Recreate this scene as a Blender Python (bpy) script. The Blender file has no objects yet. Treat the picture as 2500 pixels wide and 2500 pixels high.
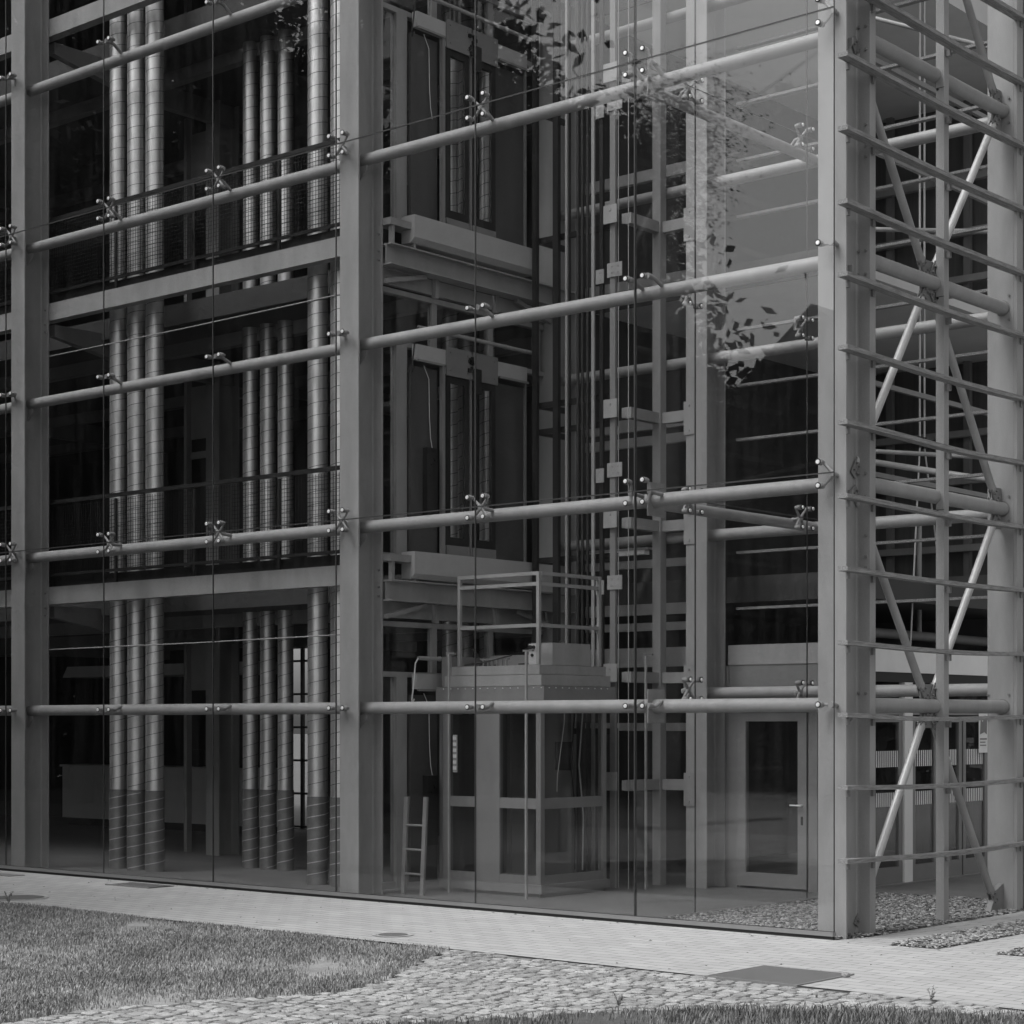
import bpy, bmesh, math, random
import numpy as np
from mathutils import Vector, Matrix
random.seed(7)
rng = np.random.default_rng(7)
R = math.radians
S = bpy.context.scene
COL = S.collection

# ------------------------------------------------------------------ camera
cd = bpy.data.cameras.new('camera'); cam = bpy.data.objects.new('camera', cd); COL.objects.link(cam)
cam.location = (9.237, -15.457, 2.0)
cam.rotation_euler = (R(90), 0, math.atan2(.6475, .762))
cd.sensor_fit = 'HORIZONTAL'; cd.sensor_width = 36.0; cd.lens = 36.0*4707/2500
cd.shift_x = 0.0; cd.shift_y = (1765-1250)/2500.0
cd.clip_start = .1; cd.clip_end = 900
S.camera = cam
S.render.resolution_x = 1024; S.render.resolution_y = 1024

# ------------------------------------------------------------------ light: bright overcast, monochrome
SUN_EL, SUN_AZ = 58, 200       # azimuth measured clockwise from +Y
w = bpy.data.worlds.new('World'); S.world = w; w.use_nodes = True
nt = w.node_tree; nt.nodes.clear()
sky = nt.nodes.new('ShaderNodeTexSky'); sky.sky_type = 'NISHITA'; sky.sun_disc = False
sky.sun_elevation = R(SUN_EL); sky.sun_rotation = R(SUN_AZ); sky.air_density = 1.6; sky.dust_density = 4.0
bw = nt.nodes.new('ShaderNodeRGBToBW'); bg = nt.nodes.new('ShaderNodeBackground'); bg.inputs[1].default_value = .12
wo = nt.nodes.new('ShaderNodeOutputWorld')
nt.links.new(sky.outputs[0], bw.inputs[0]); nt.links.new(bw.outputs[0], bg.inputs[0]); nt.links.new(bg.outputs[0], wo.inputs[0])
sd = bpy.data.lights.new('sun', 'SUN'); sd.energy = 1.0; sd.angle = R(25); sd.color = (1, 1, 1)
sun = bpy.data.objects.new('sun', sd); COL.objects.link(sun)
a = R(SUN_AZ); e = R(SUN_EL)
sv = Vector((math.sin(a)*math.cos(e), math.cos(a)*math.cos(e), math.sin(e)))
sun.rotation_euler = sv.to_track_quat('Z', 'Y').to_euler(); sun.location = (0, -20, 30)
S.view_settings.view_transform = 'Standard'; S.view_settings.look = 'None'
S.view_settings.exposure = 1.06; S.view_settings.gamma = 1.0
S.cycles.transparent_max_bounces = 32
S.cycles.max_bounces = 8
S.cycles.diffuse_bounces = 4
S.cycles.glossy_bounces = 4

# ------------------------------------------------------------------ materials (all neutral greys: the photo is monochrome)
def mat(name, g, rough=.6, metal=0., var=.12, scale=6., stretch=(1,1,1), bump=0., spec=.5, fine=0., sx=None):
    m = bpy.data.materials.new(name); m.use_nodes = True
    t = m.node_tree; N = t.nodes; L = t.links
    b = N['Principled BSDF']; b.inputs['Roughness'].default_value = rough; b.inputs['Metallic'].default_value = metal
    b.inputs['Specular IOR Level'].default_value = spec
    tc = N.new('ShaderNodeTexCoord'); mp = N.new('ShaderNodeMapping'); mp.inputs['Scale'].default_value = stretch
    L.new(tc.outputs['Object'], mp.inputs[0])
    n = N.new('ShaderNodeTexNoise'); n.inputs['Scale'].default_value = scale; n.inputs['Detail'].default_value = 6; n.inputs['Roughness'].default_value = .65
    L.new(mp.outputs[0], n.inputs[0])
    r = N.new('ShaderNodeMapRange'); r.inputs[1].default_value = .25; r.inputs[2].default_value = .75
    r.inputs[3].default_value = g*(1-var); r.inputs[4].default_value = g*(1+var)
    L.new(n.outputs[0], r.inputs[0])
    out = r.outputs[0]
    if fine:
        n2 = N.new('ShaderNodeTexNoise'); n2.inputs['Scale'].default_value = 140; n2.inputs['Detail'].default_value = 2
        L.new(tc.outputs['Object'], n2.inputs[0])
        r2 = N.new('ShaderNodeMapRange'); r2.inputs[1].default_value = .3; r2.inputs[2].default_value = .7
        r2.inputs[3].default_value = 1-fine; r2.inputs[4].default_value = 1+fine
        L.new(n2.outputs[0], r2.inputs[0])
        mu = N.new('ShaderNodeMath'); mu.operation = 'MULTIPLY'; L.new(out, mu.inputs[0]); L.new(r2.outputs[0], mu.inputs[1]); out = mu.outputs[0]
    L.new(out, b.inputs['Base Color'])
    rr = N.new('ShaderNodeMapRange'); rr.inputs[3].default_value = max(.03, rough-.08); rr.inputs[4].default_value = min(1, rough+.08)
    L.new(n.outputs[0], rr.inputs[0]); L.new(rr.outputs[0], b.inputs['Roughness'])
    if bump:
        bp = N.new('ShaderNodeBump'); bp.inputs['Strength'].default_value = bump; bp.inputs['Distance'].default_value = .01
        n3 = N.new('ShaderNodeTexNoise'); n3.inputs['Scale'].default_value = scale*8; n3.inputs['Detail'].default_value = 4
        L.new(mp.outputs[0], n3.inputs[0]); L.new(n3.outputs[0], bp.inputs['Height']); L.new(bp.outputs[0], b.inputs['Normal'])
    return m

STEEL = mat('grey_painted_steel', .238, .5, var=.17, scale=3.5, stretch=(1,1,.3), fine=.08, bump=.08)
STEELD = mat('darker_painted_steel', .16, .5, var=.12, scale=3, stretch=(1,1,.35), fine=.04)
BLACKST = mat('black_painted_steel', .014, .5, var=.2, scale=5, spec=.3)
GALV = mat('galvanised_sheet', .55, .38, metal=.85, var=.18, scale=9, stretch=(1,1,.5), fine=.05)
GALVB = mat('bright_galvanised_tube', .42, .5, metal=.35, var=.08, scale=12)
SEAMD = mat('duct_seam', .12, .5, metal=.5, var=.2, scale=10)
CHROME = mat('polished_cap', .85, .3, metal=.5, var=.05, scale=10)
RUBBER = mat('black_rubber', .015, .7)
SEAL = mat('silicone_joint', .03, .5)
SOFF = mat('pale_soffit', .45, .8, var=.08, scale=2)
CLAD = mat('rear_timber_cladding', .09, .7, var=.3, scale=2, stretch=(7,7,.3))
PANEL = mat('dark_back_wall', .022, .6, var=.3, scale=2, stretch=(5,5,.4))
DARKP = mat('dark_landing_panel', .045, .55, var=.15, scale=4)
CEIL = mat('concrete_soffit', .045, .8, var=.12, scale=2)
WHITE = mat('pale_fascia', .68, .6, var=.06, scale=3)
WHITE2 = mat('white_counter', .6, .6, var=.06, scale=3)
LGREY = mat('light_grey_sheet', .34, .45, var=.07, scale=4, fine=.04)
ALU = mat('aluminium_frame', .21, .42, metal=.25, var=.08, scale=5)
WOOD = mat('weathered_wood', .19, .75, var=.6, scale=5, stretch=(14,1,14), bump=.5, fine=.15)
STONE = mat('interior_stone_floor', .10, .22, var=.25, scale=1.2, fine=.1)
CHIP = mat('slate_chippings', .17, .85, var=.5, scale=9)
SCREEN = mat('screen_black', .01, .3)
BARK = mat('bark', .06, .9, var=.3, scale=10, bump=.5)
LEAF = mat('foliage', .028, .8, var=.3, scale=3, spec=.08)
SLEEVE = mat('duct_sleeve', .16, .5, metal=.5, var=.25, scale=8, fine=.06)
CABLE = mat('pale_cable', .5, .5)
BUFF = mat('render_wall', .045, .8, var=.1)
TILE = mat('roof_tiles', .03, .8, var=.2, scale=8)
TUBEL = mat('lamp_tube_white', .75, .4)

def glass(name, tint, f0=.04, gain=1., dust=.015, rough=0.0):
    m = bpy.data.materials.new(name); m.use_nodes = True
    t = m.node_tree; N = t.nodes; L = t.links; N.clear()
    o = N.new('ShaderNodeOutputMaterial'); g = N.new('ShaderNodeNewGeometry')
    dp = N.new('ShaderNodeVectorMath'); dp.operation = 'DOT_PRODUCT'
    L.new(g.outputs['Normal'], dp.inputs[0]); L.new(g.outputs['Incoming'], dp.inputs[1])
    ab = N.new('ShaderNodeMath'); ab.operation = 'ABSOLUTE'; L.new(dp.outputs['Value'], ab.inputs[0])
    s1 = N.new('ShaderNodeMath'); s1.operation = 'SUBTRACT'; s1.inputs[0].default_value = 1; L.new(ab.outputs[0], s1.inputs[1])
    p = N.new('ShaderNodeMath'); p.operation = 'POWER'; p.inputs[1].default_value = 5; L.new(s1.outputs[0], p.inputs[0])
    ma = N.new('ShaderNodeMath'); ma.operation = 'MULTIPLY_ADD'; ma.inputs[1].default_value = (1-f0)*gain; ma.inputs[2].default_value = f0*gain
    L.new(p.outputs[0], ma.inputs[0])
    tr = N.new('ShaderNodeBsdfTransparent'); tr.inputs[0].default_value = (tint, tint, tint, 1)
    gl = N.new('ShaderNodeBsdfGlossy'); gl.inputs['Roughness'].default_value = rough; gl.inputs[0].default_value = (1, 1, 1, 1)
    df = N.new('ShaderNodeBsdfDiffuse'); df.inputs[0].default_value = (.5, .5, .5, 1)
    tc = N.new('ShaderNodeTexCoord'); mp = N.new('ShaderNodeMapping'); mp.inputs['Scale'].default_value = (3, 3, .25)
    n = N.new('ShaderNodeTexNoise'); n.inputs['Scale'].default_value = 3; n.inputs['Detail'].default_value = 5
    L.new(tc.outputs['Object'], mp.inputs[0]); L.new(mp.outputs[0], n.inputs[0])
    # streaks of dirt with a shape of their own
    mr = N.new('ShaderNodeMapRange'); mr.inputs[1].default_value = .45; mr.inputs[2].default_value = .8; mr.inputs[3].default_value = dust*.4; mr.inputs[4].default_value = dust*2.5
    L.new(n.outputs[0], mr.inputs[0])
    # faint waviness of the pane, as in the wobbling reflections of the photo
    nb = N.new('ShaderNodeTexNoise'); nb.inputs['Scale'].default_value = .9; nb.inputs['Detail'].default_value = 1
    L.new(tc.outputs['Object'], nb.inputs[0])
    bp = N.new('ShaderNodeBump'); bp.inputs['Strength'].default_value = .03; bp.inputs['Distance'].default_value = .02
    L.new(nb.outputs[0], bp.inputs['Height']); L.new(bp.outputs[0], gl.inputs['Normal'])
    m1 = N.new('ShaderNodeMixShader'); L.new(ma.outputs[0], m1.inputs[0]); L.new(tr.outputs[0], m1.inputs[1]); L.new(gl.outputs[0], m1.inputs[2])
    m2 = N.new('ShaderNodeMixShader'); L.new(mr.outputs[0], m2.inputs[0]); L.new(m1.outputs[0], m2.inputs[1]); L.new(df.outputs[0], m2.inputs[2])
    L.new(m2.outputs[0], o.inputs[0])
    return m
GLASS = glass('facade_glass', .97, gain=1.0, dust=.003)
GLASSC = glass('clear_side_glass', .96, gain=.5, dust=.003)
GLASSD = glass('smoked_lift_glass', .86, gain=.9, dust=.004)

# ------------------------------------------------------------------ mesh helpers
class MB:
    def __init__(s): s.v = []; s.f = []; s.sm = []
    def add(s, vs, fs, smooth=False):
        o = len(s.v); s.v += [tuple(v) for v in vs]
        for f in fs: s.f.append([i+o for i in f]); s.sm.append(smooth)
        return s
    def box(s, x0, x1, y0, y1, z0, z1):
        return s.add([(x0,y0,z0),(x1,y0,z0),(x1,y1,z0),(x0,y1,z0),(x0,y0,z1),(x1,y0,z1),(x1,y1,z1),(x0,y1,z1)],
              [(0,3,2,1),(4,5,6,7),(0,1,5,4),(1,2,6,5),(2,3,7,6),(3,0,4,7)])
    def cbox(s, c, d):
        return s.box(c[0]-d[0]/2, c[0]+d[0]/2, c[1]-d[1]/2, c[1]+d[1]/2, c[2]-d[2]/2, c[2]+d[2]/2)
    def cyl(s, p0, p1, r, n=12, r1=None, caps=True):
        p0 = Vector(p0); p1 = Vector(p1); d = (p1-p0).normalized()
        u = d.orthogonal().normalized(); v = d.cross(u); r1 = r if r1 is None else r1
        A = [p0+(u*math.cos(2*math.pi*i/n)+v*math.sin(2*math.pi*i/n))*r for i in range(n)]
        B = [p1+(u*math.cos(2*math.pi*i/n)+v*math.sin(2*math.pi*i/n))*r1 for i in range(n)]
        s.add(A+B, [(i, (i+1)%n, n+(i+1)%n, n+i) for i in range(n)], True)
        if caps: s.add(A, [tuple(reversed(range(n)))]); s.add(B, [tuple(range(n))])
        return s
    def bar(s, p0, p1, wd, hh, up=(0,0,1)):
        p0 = Vector(p0); p1 = Vector(p1); d = (p1-p0).normalized(); u = Vector(up)
        r = d.cross(u); r = (r if r.length > 1e-4 else d.orthogonal()).normalized()*wd/2; u2 = r.cross(d).normalized()*hh/2
        vs = [p0-r-u2, p0+r-u2, p0+r+u2, p0-r+u2, p1-r-u2, p1+r-u2, p1+r+u2, p1-r+u2]
        return s.add(vs, [(0,1,2,3),(7,6,5,4),(0,4,5,1),(1,5,6,2),(2,6,7,3),(3,7,4,0)])
    def tube(s, pts, r, n=8, caps=True):
        P = [Vector(p) for p in pts]; rings = []
        u = None
        for i, p in enumerate(P):
            d = (P[min(i+1, len(P)-1)]-P[max(i-1, 0)]).normalized()
            if u is None: u = d.orthogonal().normalized()
            else: u = (u-d*u.dot(d)).normalized()
            v = d.cross(u)
            rr = r[i] if isinstance(r, (list, tuple)) else r
            rings.append([p+(u*math.cos(2*math.pi*k/n)+v*math.sin(2*math.pi*k/n))*rr for k in range(n)])
        vs = [q for ring in rings for q in ring]; fs = []
        for i in range(len(P)-1):
            for k in range(n): fs.append((i*n+k, i*n+(k+1)%n, (i+1)*n+(k+1)%n, (i+1)*n+k))
        s.add(vs, fs, True)
        if caps: s.add(rings[0], [tuple(reversed(range(n)))]); s.add(rings[-1], [tuple(range(n))])
        return s
    def prism(s, poly, fn, a0, a1, smooth=False):
        n = len(poly); A = [fn(u, v, a0) for u, v in poly]; B = [fn(u, v, a1) for u, v in poly]
        s.add(A+B, [(i, (i+1)%n, n+(i+1)%n, n+i) for i in range(n)], smooth)
        s.add(A, [tuple(reversed(range(n)))]); s.add(B, [tuple(range(n))]); return s
    def build(s, name, m, parent=None, loc=None):
        me = bpy.data.meshes.new(name); me.from_pydata(s.v, [], s.f)
        me.polygons.foreach_set('use_smooth', s.sm)
        me.materials.append(m); me.update()
        o = bpy.data.objects.new(name, me); COL.objects.link(o)
        if parent: o.parent = parent
        if loc:
            o.location = loc
        return o
def fixn(o):
    bm = bmesh.new(); bm.from_mesh(o.data); bmesh.ops.recalc_face_normals(bm, faces=bm.faces); bm.to_mesh(o.data); bm.free()
def tag(o, label=None, cat=None, group=None, kind=None):
    if label: o['label'] = label
    if cat: o['category'] = cat
    if group: o['group'] = group
    if kind: o['kind'] = kind
    return o
def thing(name, label, cat, loc=(0,0,0), group=None):
    o = bpy.data.objects.new(name, None); COL.objects.link(o); o.location = loc; o.empty_display_size = .2
    return tag(o, label, cat, group)
def one(name, mb, m, label, cat, group=None):
    return tag(mb.build(name, m), label, cat, group)
def setting(name, mb, m, kind='structure'):
    return tag(mb.build(name, m), kind=kind)
def isec(wd, dp, tf, tw, r=.024, k=3):
    """I section, flanges at v=+-dp/2, web along v"""
    h = dp/2; b = wd/2; t = tw/2; P = []
    def q(cx, cy, a0, a1):
        return [(cx+r*math.cos(R(a0+(a1-a0)*i/k)), cy+r*math.sin(R(a0+(a1-a0)*i/k))) for i in range(k+1)]
    P += [(-b, -h), (b, -h), (b, -h+tf)] + q(t+r, -h+tf+r, 270, 180) + q(t+r, h-tf-r, 180, 90) + [(b, h-tf), (b, h), (-b, h), (-b, h-tf)]
    P += q(-t-r, h-tf-r, 90, 0) + q(-t-r, -h+tf+r, 0, -90) + [(-b, -h+tf)]
    return P
ZV = lambda cx, cy: (lambda u, v, a: (cx+u, cy+v, a))
YB = lambda cx, cz: (lambda u, v, a: (cx+u, a, cz+v))
XB = lambda cy, cz: (lambda u, v, a: (a, cy+u, cz+v))

# ------------------------------------------------------------------ ground
def sheet(name, m, pts, z, thick=.0, kind='structure'):
    mb = MB(); mb.add([(x, y, z) for x, y in pts], [tuple(range(len(pts)))])
    o = setting(name, mb, m, kind); return o

def brick_mat(name, g, bw_, bh, mort, rotz, var, jd=.55, bump=.2):
    m = mat(name, g, .85, var=var, scale=2.2, fine=.10)
    t = m.node_tree; N = t.nodes; L = t.links; b = N['Principled BSDF']
    src = b.inputs['Base Color'].links[0].from_socket
    tc = N.new('ShaderNodeTexCoord'); mp = N.new('ShaderNodeMapping'); mp.inputs['Rotation'].default_value[2] = rotz
    L.new(tc.outputs['Object'], mp.inputs[0])
    br = N.new('ShaderNodeTexBrick'); br.inputs['Scale'].default_value = 1; br.inputs['Brick Width'].default_value = bw_; br.inputs['Row Height'].default_value = bh
    br.inputs['Mortar Size'].default_value = mort; br.inputs['Color1'].default_value = (.93,.93,.93,1); br.inputs['Color2'].default_value = (1.06,1.06,1.06,1)
    br.inputs['Mortar'].default_value = (jd,jd,jd,1); br.inputs['Mortar Smooth'].default_value = .3
    L.new(mp.outputs[0], br.inputs[0])
    mu = N.new('ShaderNodeMath'); mu.operation = 'MULTIPLY'; L.new(src, mu.inputs[0]); L.new(br.outputs['Color'], mu.inputs[1])
    # scattered stains / litter specks
    vo = N.new('ShaderNodeTexNoise'); vo.inputs['Scale'].default_value = 16; vo.inputs['Detail'].default_value = 3; L.new(tc.outputs['Object'], vo.inputs[0])
    mr = N.new('ShaderNodeMapRange'); mr.inputs[1].default_value = .70; mr.inputs[2].default_value = .76; mr.inputs[3].default_value = 1; mr.inputs[4].default_value = .7
    L.new(vo.outputs[0], mr.inputs[0])
    m2 = N.new('ShaderNodeMath'); m2.operation = 'MULTIPLY'; L.new(mu.outputs[0], m2.inputs[0]); L.new(mr.outputs[0], m2.inputs[1])
    L.new(m2.outputs[0], b.inputs['Base Color'])
    bp = N.new('ShaderNodeBump'); bp.inputs['Strength'].default_value = bump; bp.inputs['Distance'].default_value = .006; bp.invert = True
    L.new(br.outputs['Fac'], bp.inputs['Height']); L.new(bp.outputs[0], b.inputs['Normal'])
    return m
PAVE = brick_mat('light_paving', .30, .30, .15, .006, 0, .10, jd=.38)
STONE2 = brick_mat('stone_floor_tiles', .09, .9, .45, .004, 0, .2, jd=.6, bump=.1)
STONE2.node_tree.nodes['Principled BSDF'].inputs['Specular IOR Level'].default_value = .5
GRND = mat('distant_turf', .09, .95, var=.3, scale=1.5)
SOIL = mat('dry_soil', .20, .95, var=.45, scale=3, fine=.25, bump=.6)
SAND = mat('joint_sand', .06, .95, var=.4, scale=6, fine=.2, bump=.4)

sheet('ground', GRND, [(-250,-250),(250,-250),(250,250),(-250,250)], -.034)
# polygons from the plan of the forecourt
lawn_edge = [(-2.212,-2.80),(-1.85,-3.58),(-1.25,-4.6),(-1.05,-5.4),(-1.455,-6.296),(-1.695,-6.844),(-1.75,-7.4),(-1.6,-9.5)]
lower_edge = [(6.5,-3.0),(3.36,-3.126),(2.38,-3.637),(1.487,-4.345),(1.108,-4.792),(.665,-5.584),(.322,-6.226),(.2,-7.2),(.3,-9.5)]
sheet('paving', PAVE, [(-40,-2.79),(-2.2,-2.79),(3.4,-2.90),(40,-2.9),(40,30),(.12,30),(.12,.42),(.02,.02),(0,-.005),(-40,-.005)], 0)
sheet('cobble_bed', SAND, [(-2.3,-2.8),(9,-2.95),(9,-3.3)]+lower_edge[1:]+list(reversed(lawn_edge)), -.008)
sheet('lawn_soil', SOIL, [(-40,-2.8)]+lawn_edge+[(-1.6,-14),(-40,-14)], -.012)
sheet('lower_lawn_soil', SAND, [(9,-3.0)]+lower_edge[1:]+[(.3,-14),(12,-14),(12,-3.0)], -.010)
sheet('interior_floor', STONE2, [(-40,.045),(-2.36,.045),(-2.15,4.45),(-.3,4.62),(.1,4.62),(.1,30),(-40,30)], .02)

def inpoly(x, y, P):
    c = np.zeros(x.shape, bool); j = len(P)-1
    for i in range(len(P)):
        xi, yi = P[i]; xj, yj = P[j]
        c ^= ((yi > y) != (yj > y)) & (x < (xj-xi)*(y-yi)/(yj-yi+1e-12)+xi)
        j = i
    return c
def rawmesh(name, V, F, m, smooth=False):
    """V (n,3), F (k,m) numpy"""
    me = bpy.data.meshes.new(name); k, c = F.shape
    me.vertices.add(len(V)); me.vertices.foreach_set('co', V.astype(np.float32).ravel())
    me.loops.add(k*c); me.loops.foreach_set('vertex_index', F.astype(np.int32).ravel())
    me.polygons.add(k); me.polygons.foreach_set('loop_start', np.arange(0, k*c, c, dtype=np.int32))
    me.update(calc_edges=True); me.validate()
    me.materials.append(m); o = bpy.data.objects.new(name, me); COL.objects.link(o); return o

# cobbles: individually set, irregular, one mesh with the path
def cobbles():
    mb = MB()
    poly = [(-2.2,-2.80),(3.3,-2.90),(8.5,-2.93),(8.5,-3.1)]+lower_edge[1:]+list(reversed(lawn_edge[1:]))
    def wob(x, y, k): return math.sin(x*3.1+y*1.7+k)*.5+math.sin(x*7.3-y*5.1+k*2)*.3+math.sin(y*11+x*2.7+k)*.2
    row = .11; y = -2.80; j = 0
    while y > -8.2:
        x = -2.6+random.random()*.15; 
        while x < 8.4:
            L_ = random.uniform(.09, .165); Wd = row*random.uniform(.86, .98)
            cx = x+L_/2; cy = y+wob(x*.4, y*.2, 1)*.05+wob(x, y, 3)*.012
            if inpoly(np.array([cx]), np.array([cy]), poly)[0] and cy > -8 and cy < (-2.795-.0196*(cx+2.2) if cx < 3.4 else -2.905)-.02:
                n = 10; P = []; cyy = -2.795-.0196*(cx+2.2) if cx < 3.4 else -2.905
                for q in range(n):
                    an = 2*math.pi*(q+.5)/n
                    sx = math.copysign(abs(math.cos(an))**.3, math.cos(an)); sy = math.copysign(abs(math.sin(an))**.3, math.sin(an))
                    P.append((cx+sx*(L_/2-.004)*random.uniform(.88, 1.04), min(cy+sy*(Wd/2-.004)*random.uniform(.85, 1.05), cyy)))
                h = random.uniform(-.005, .003); ins = random.uniform(.84, .92)
                ty, tx = random.uniform(-.03, .03), random.uniform(-.03, .03)
                V = [(p[0], p[1], -.03) for p in P] + [(cx+(p[0]-cx)*.97, cy+(p[1]-cy)*.97, h-.006+(p[0]-cx)*tx+(p[1]-cy)*ty) for p in P] + \
                    [(cx+(p[0]-cx)*ins, cy+(p[1]-cy)*ins, h+(p[0]-cx)*tx+(p[1]-cy)*ty+random.uniform(-.0015, .0015)) for p in P] + [(cx, cy, h+.002)]
                F = []
                for q in range(n):
                    r2 = (q+1)%n
                    F += [(q, r2, n+r2, n+q), (n+q, n+r2, 2*n+r2, 2*n+q), (2*n+q, 2*n+r2, 3*n)]
                mb.add(V, F)
            x += L_+random.uniform(.002, .01)
        y -= row; j += 1
    m = mat('cobble_granite', .25, .85, var=.25, scale=14, fine=.18, bump=.6)
    t = m.node_tree; N = t.nodes; L = t.links; b = N['Principled BSDF']; src = b.inputs['Base Color'].links[0].from_socket
    g = N.new('ShaderNodeNewGeometry'); r = N.new('ShaderNodeMapRange'); r.inputs[3].default_value = .68; r.inputs[4].default_value = 1.3
    L.new(g.outputs['Random Per Island'], r.inputs[0]); mu = N.new('ShaderNodeMath'); mu.operation = 'MULTIPLY'
    L.new(src, mu.inputs[0]); L.new(r.outputs[0], mu.inputs[1]); L.new(mu.outputs[0], b.inputs['Base Color'])
    return setting('cobble_path', mb, m)
cobbles()

# chippings: slate pieces in the beds, each bed one mass nobody could count
def chips(name, poly, n, z=.0, size=(.02, .055)):
    P = np.array(poly); lo = P.min(0); hi = P.max(0); pts = rng.uniform(lo, hi, (n*3, 2))
    pts = pts[inpoly(pts[:, 0], pts[:, 1], poly)][:n]; k = len(pts)
    base = np.array([(-1,-.6,-.25),(.8,-.7,-.25),(1,.5,-.25),(-.7,.7,-.25),(-.8,-.45,.25),(.65,-.5,.25),(.8,.4,.25),(-.55,.5,.25)])
    fq = np.array([(0,3,2,1),(4,5,6,7),(0,1,5,4),(1,2,6,5),(2,3,7,6),(3,0,4,7)])
    V = np.zeros((k, 8, 3)); sz = rng.uniform(size[0], size[1], k)/2
    jit = base[None]*rng.uniform(.7, 1.2, (k, 8, 3))*sz[:, None, None]; jit[..., 2] *= rng.uniform(.4, 1.1, k)[:, None]
    rz = rng.uniform(0, 6.28, k); tx = rng.normal(0, .35, k)
    y2 = jit[..., 1]*np.cos(tx)[:, None]-jit[..., 2]*np.sin(tx)[:, None]; z2 = jit[..., 1]*np.sin(tx)[:, None]+jit[..., 2]*np.cos(tx)[:, None]
    V[..., 0] = jit[..., 0]*np.cos(rz)[:, None]-y2*np.sin(rz)[:, None]+pts[:, 0:1]
    V[..., 1] = jit[..., 0]*np.sin(rz)[:, None]+y2*np.cos(rz)[:, None]+pts[:, 1:2]
    V[..., 2] = z2+z+rng.uniform(-.004, .022, k)[:, None]
    F = (fq[None]+np.arange(k)[:, None, None]*8).reshape(-1, 4)
    o = rawmesh(name, V.reshape(-1, 3), F, CHIPM); return tag(o, kind='stuff', label=None, cat='gravel')
CHIPM = mat('slate_chip', .19, .85, var=.3, scale=12)
t = CHIPM.node_tree; N = t.nodes; L = t.links; b = N['Principled BSDF']; src = b.inputs['Base Color'].links[0].from_socket
g = N.new('ShaderNodeNewGeometry'); r = N.new('ShaderNodeMapRange'); r.inputs[3].default_value = .35; r.inputs[4].default_value = 1.7
L.new(g.outputs['Random Per Island'], r.inputs[0]); mu = N.new('ShaderNodeMath'); mu.operation = 'MULTIPLY'
L.new(src, mu.inputs[0]); L.new(r.outputs[0], mu.inputs[1]); L.new(mu.outputs[0], b.inputs['Base Color'])
bed1 = [(-2.34,.05),(-.02,.05),(.1,.45),(.11,4.62),(-.83,4.62),(-2.15,4.44)]
sheet('gravel_bed', SAND, bed1, -.004)
sheet('gravel_strip_bed', SAND, [(.59,-.05),(1.07,-.04),(1.13,9),(.6,9)], .004)
sheet('far_gravel_strip_bed', SAND, [(1.65,-.06),(2.1,-.05),(2.13,9),(1.67,9)], .004)
chips('gravel_chippings', bed1, 17000, .0)['label'] = 'slate chippings filling the bed behind the glass corner and under the bracing'
chips('strip_chippings', [(.59,-.05),(1.07,-.04),(1.13,5),(.6,5)], 5500, .005)['label'] = 'slate chippings in the narrow strip let into the pale paving'
chips('far_strip_chippings', [(1.65,-.06),(2.1,-.05),(2.13,3),(1.67,3)], 3000, .005)['label'] = 'slate chippings in the strip cut off by the right edge of the photo'

# grass
def grass(name, poly, n, h=(.008,.030), lab='', m=None):
    P = np.array(poly); lo = P.min(0); hi = P.max(0); pts = rng.uniform(lo, hi, (n*2, 2))
    pts = pts[inpoly(pts[:, 0], pts[:, 1], poly)]
    # patchiness
    f = np.sin(pts[:,0]*1.9+pts[:,1]*.8)+np.sin(pts[:,0]*.9-pts[:,1]*2.7+1)+np.sin(pts[:,0]*4.3+pts[:,1]*3.1+2)*.6+np.sin(pts[:,0]*11+pts[:,1]*9)*.35
    keep = rng.uniform(-2.0, 2.0, len(pts)) < f+.5
    pts = pts[keep][:n]; f = f[keep][:n]; k = len(pts)
    hh = rng.uniform(h[0], h[1], k)*(1+.2*np.clip(f, -1, 2)); an = rng.uniform(0, 6.28, k); wd = rng.uniform(.0022, .0045, k)
    lx = np.cos(an+1.3)*hh*rng.uniform(.2, 1.0, k); ly = np.sin(an+1.3)*hh*rng.uniform(.2, 1.0, k)
    dx = np.cos(an)*wd; dy = np.sin(an)*wd
    V = np.zeros((k, 5, 3))
    V[:,0] = np.c_[pts[:,0]-dx, pts[:,1]-dy, np.full(k, -.012)]; V[:,1] = np.c_[pts[:,0]+dx, pts[:,1]+dy, np.full(k, -.012)]
    V[:,2] = np.c_[pts[:,0]+dx*.8+lx*.4, pts[:,1]+dy*.8+ly*.4, hh*.6]; V[:,3] = np.c_[pts[:,0]-dx*.8+lx*.4, pts[:,1]-dy*.8+ly*.4, hh*.6]
    V[:,4] = np.c_[pts[:,0]+lx, pts[:,1]+ly, hh]
    me_v = V.reshape(-1, 3); i = np.arange(k)[:, None]*5
    F = np.concatenate([i+np.array([[0,1,2]]), i+np.array([[0,2,3]]), i+np.array([[3,2,4]])], 0)
    o = rawmesh(name, me_v, F, m or GRASSM); return tag(o, lab, 'grass', kind='stuff')
GRASSM = mat('grass_blades', .175, .8, var=.5, scale=1.1)
t = GRASSM.node_tree; N = t.nodes; L = t.links; b = N['Principled BSDF']; src = b.inputs['Base Color'].links[0].from_socket
g = N.new('ShaderNodeNewGeometry'); r = N.new('ShaderNodeMapRange'); r.inputs[3].default_value = .45; r.inputs[4].default_value = 1.9
L.new(g.outputs['Random Per Island'], r.inputs[0]); mu = N.new('ShaderNodeMath'); mu.operation = 'MULTIPLY'
L.new(src, mu.inputs[0]); L.new(r.outputs[0], mu.inputs[1]); L.new(mu.outputs[0], b.inputs['Base Color'])
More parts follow.
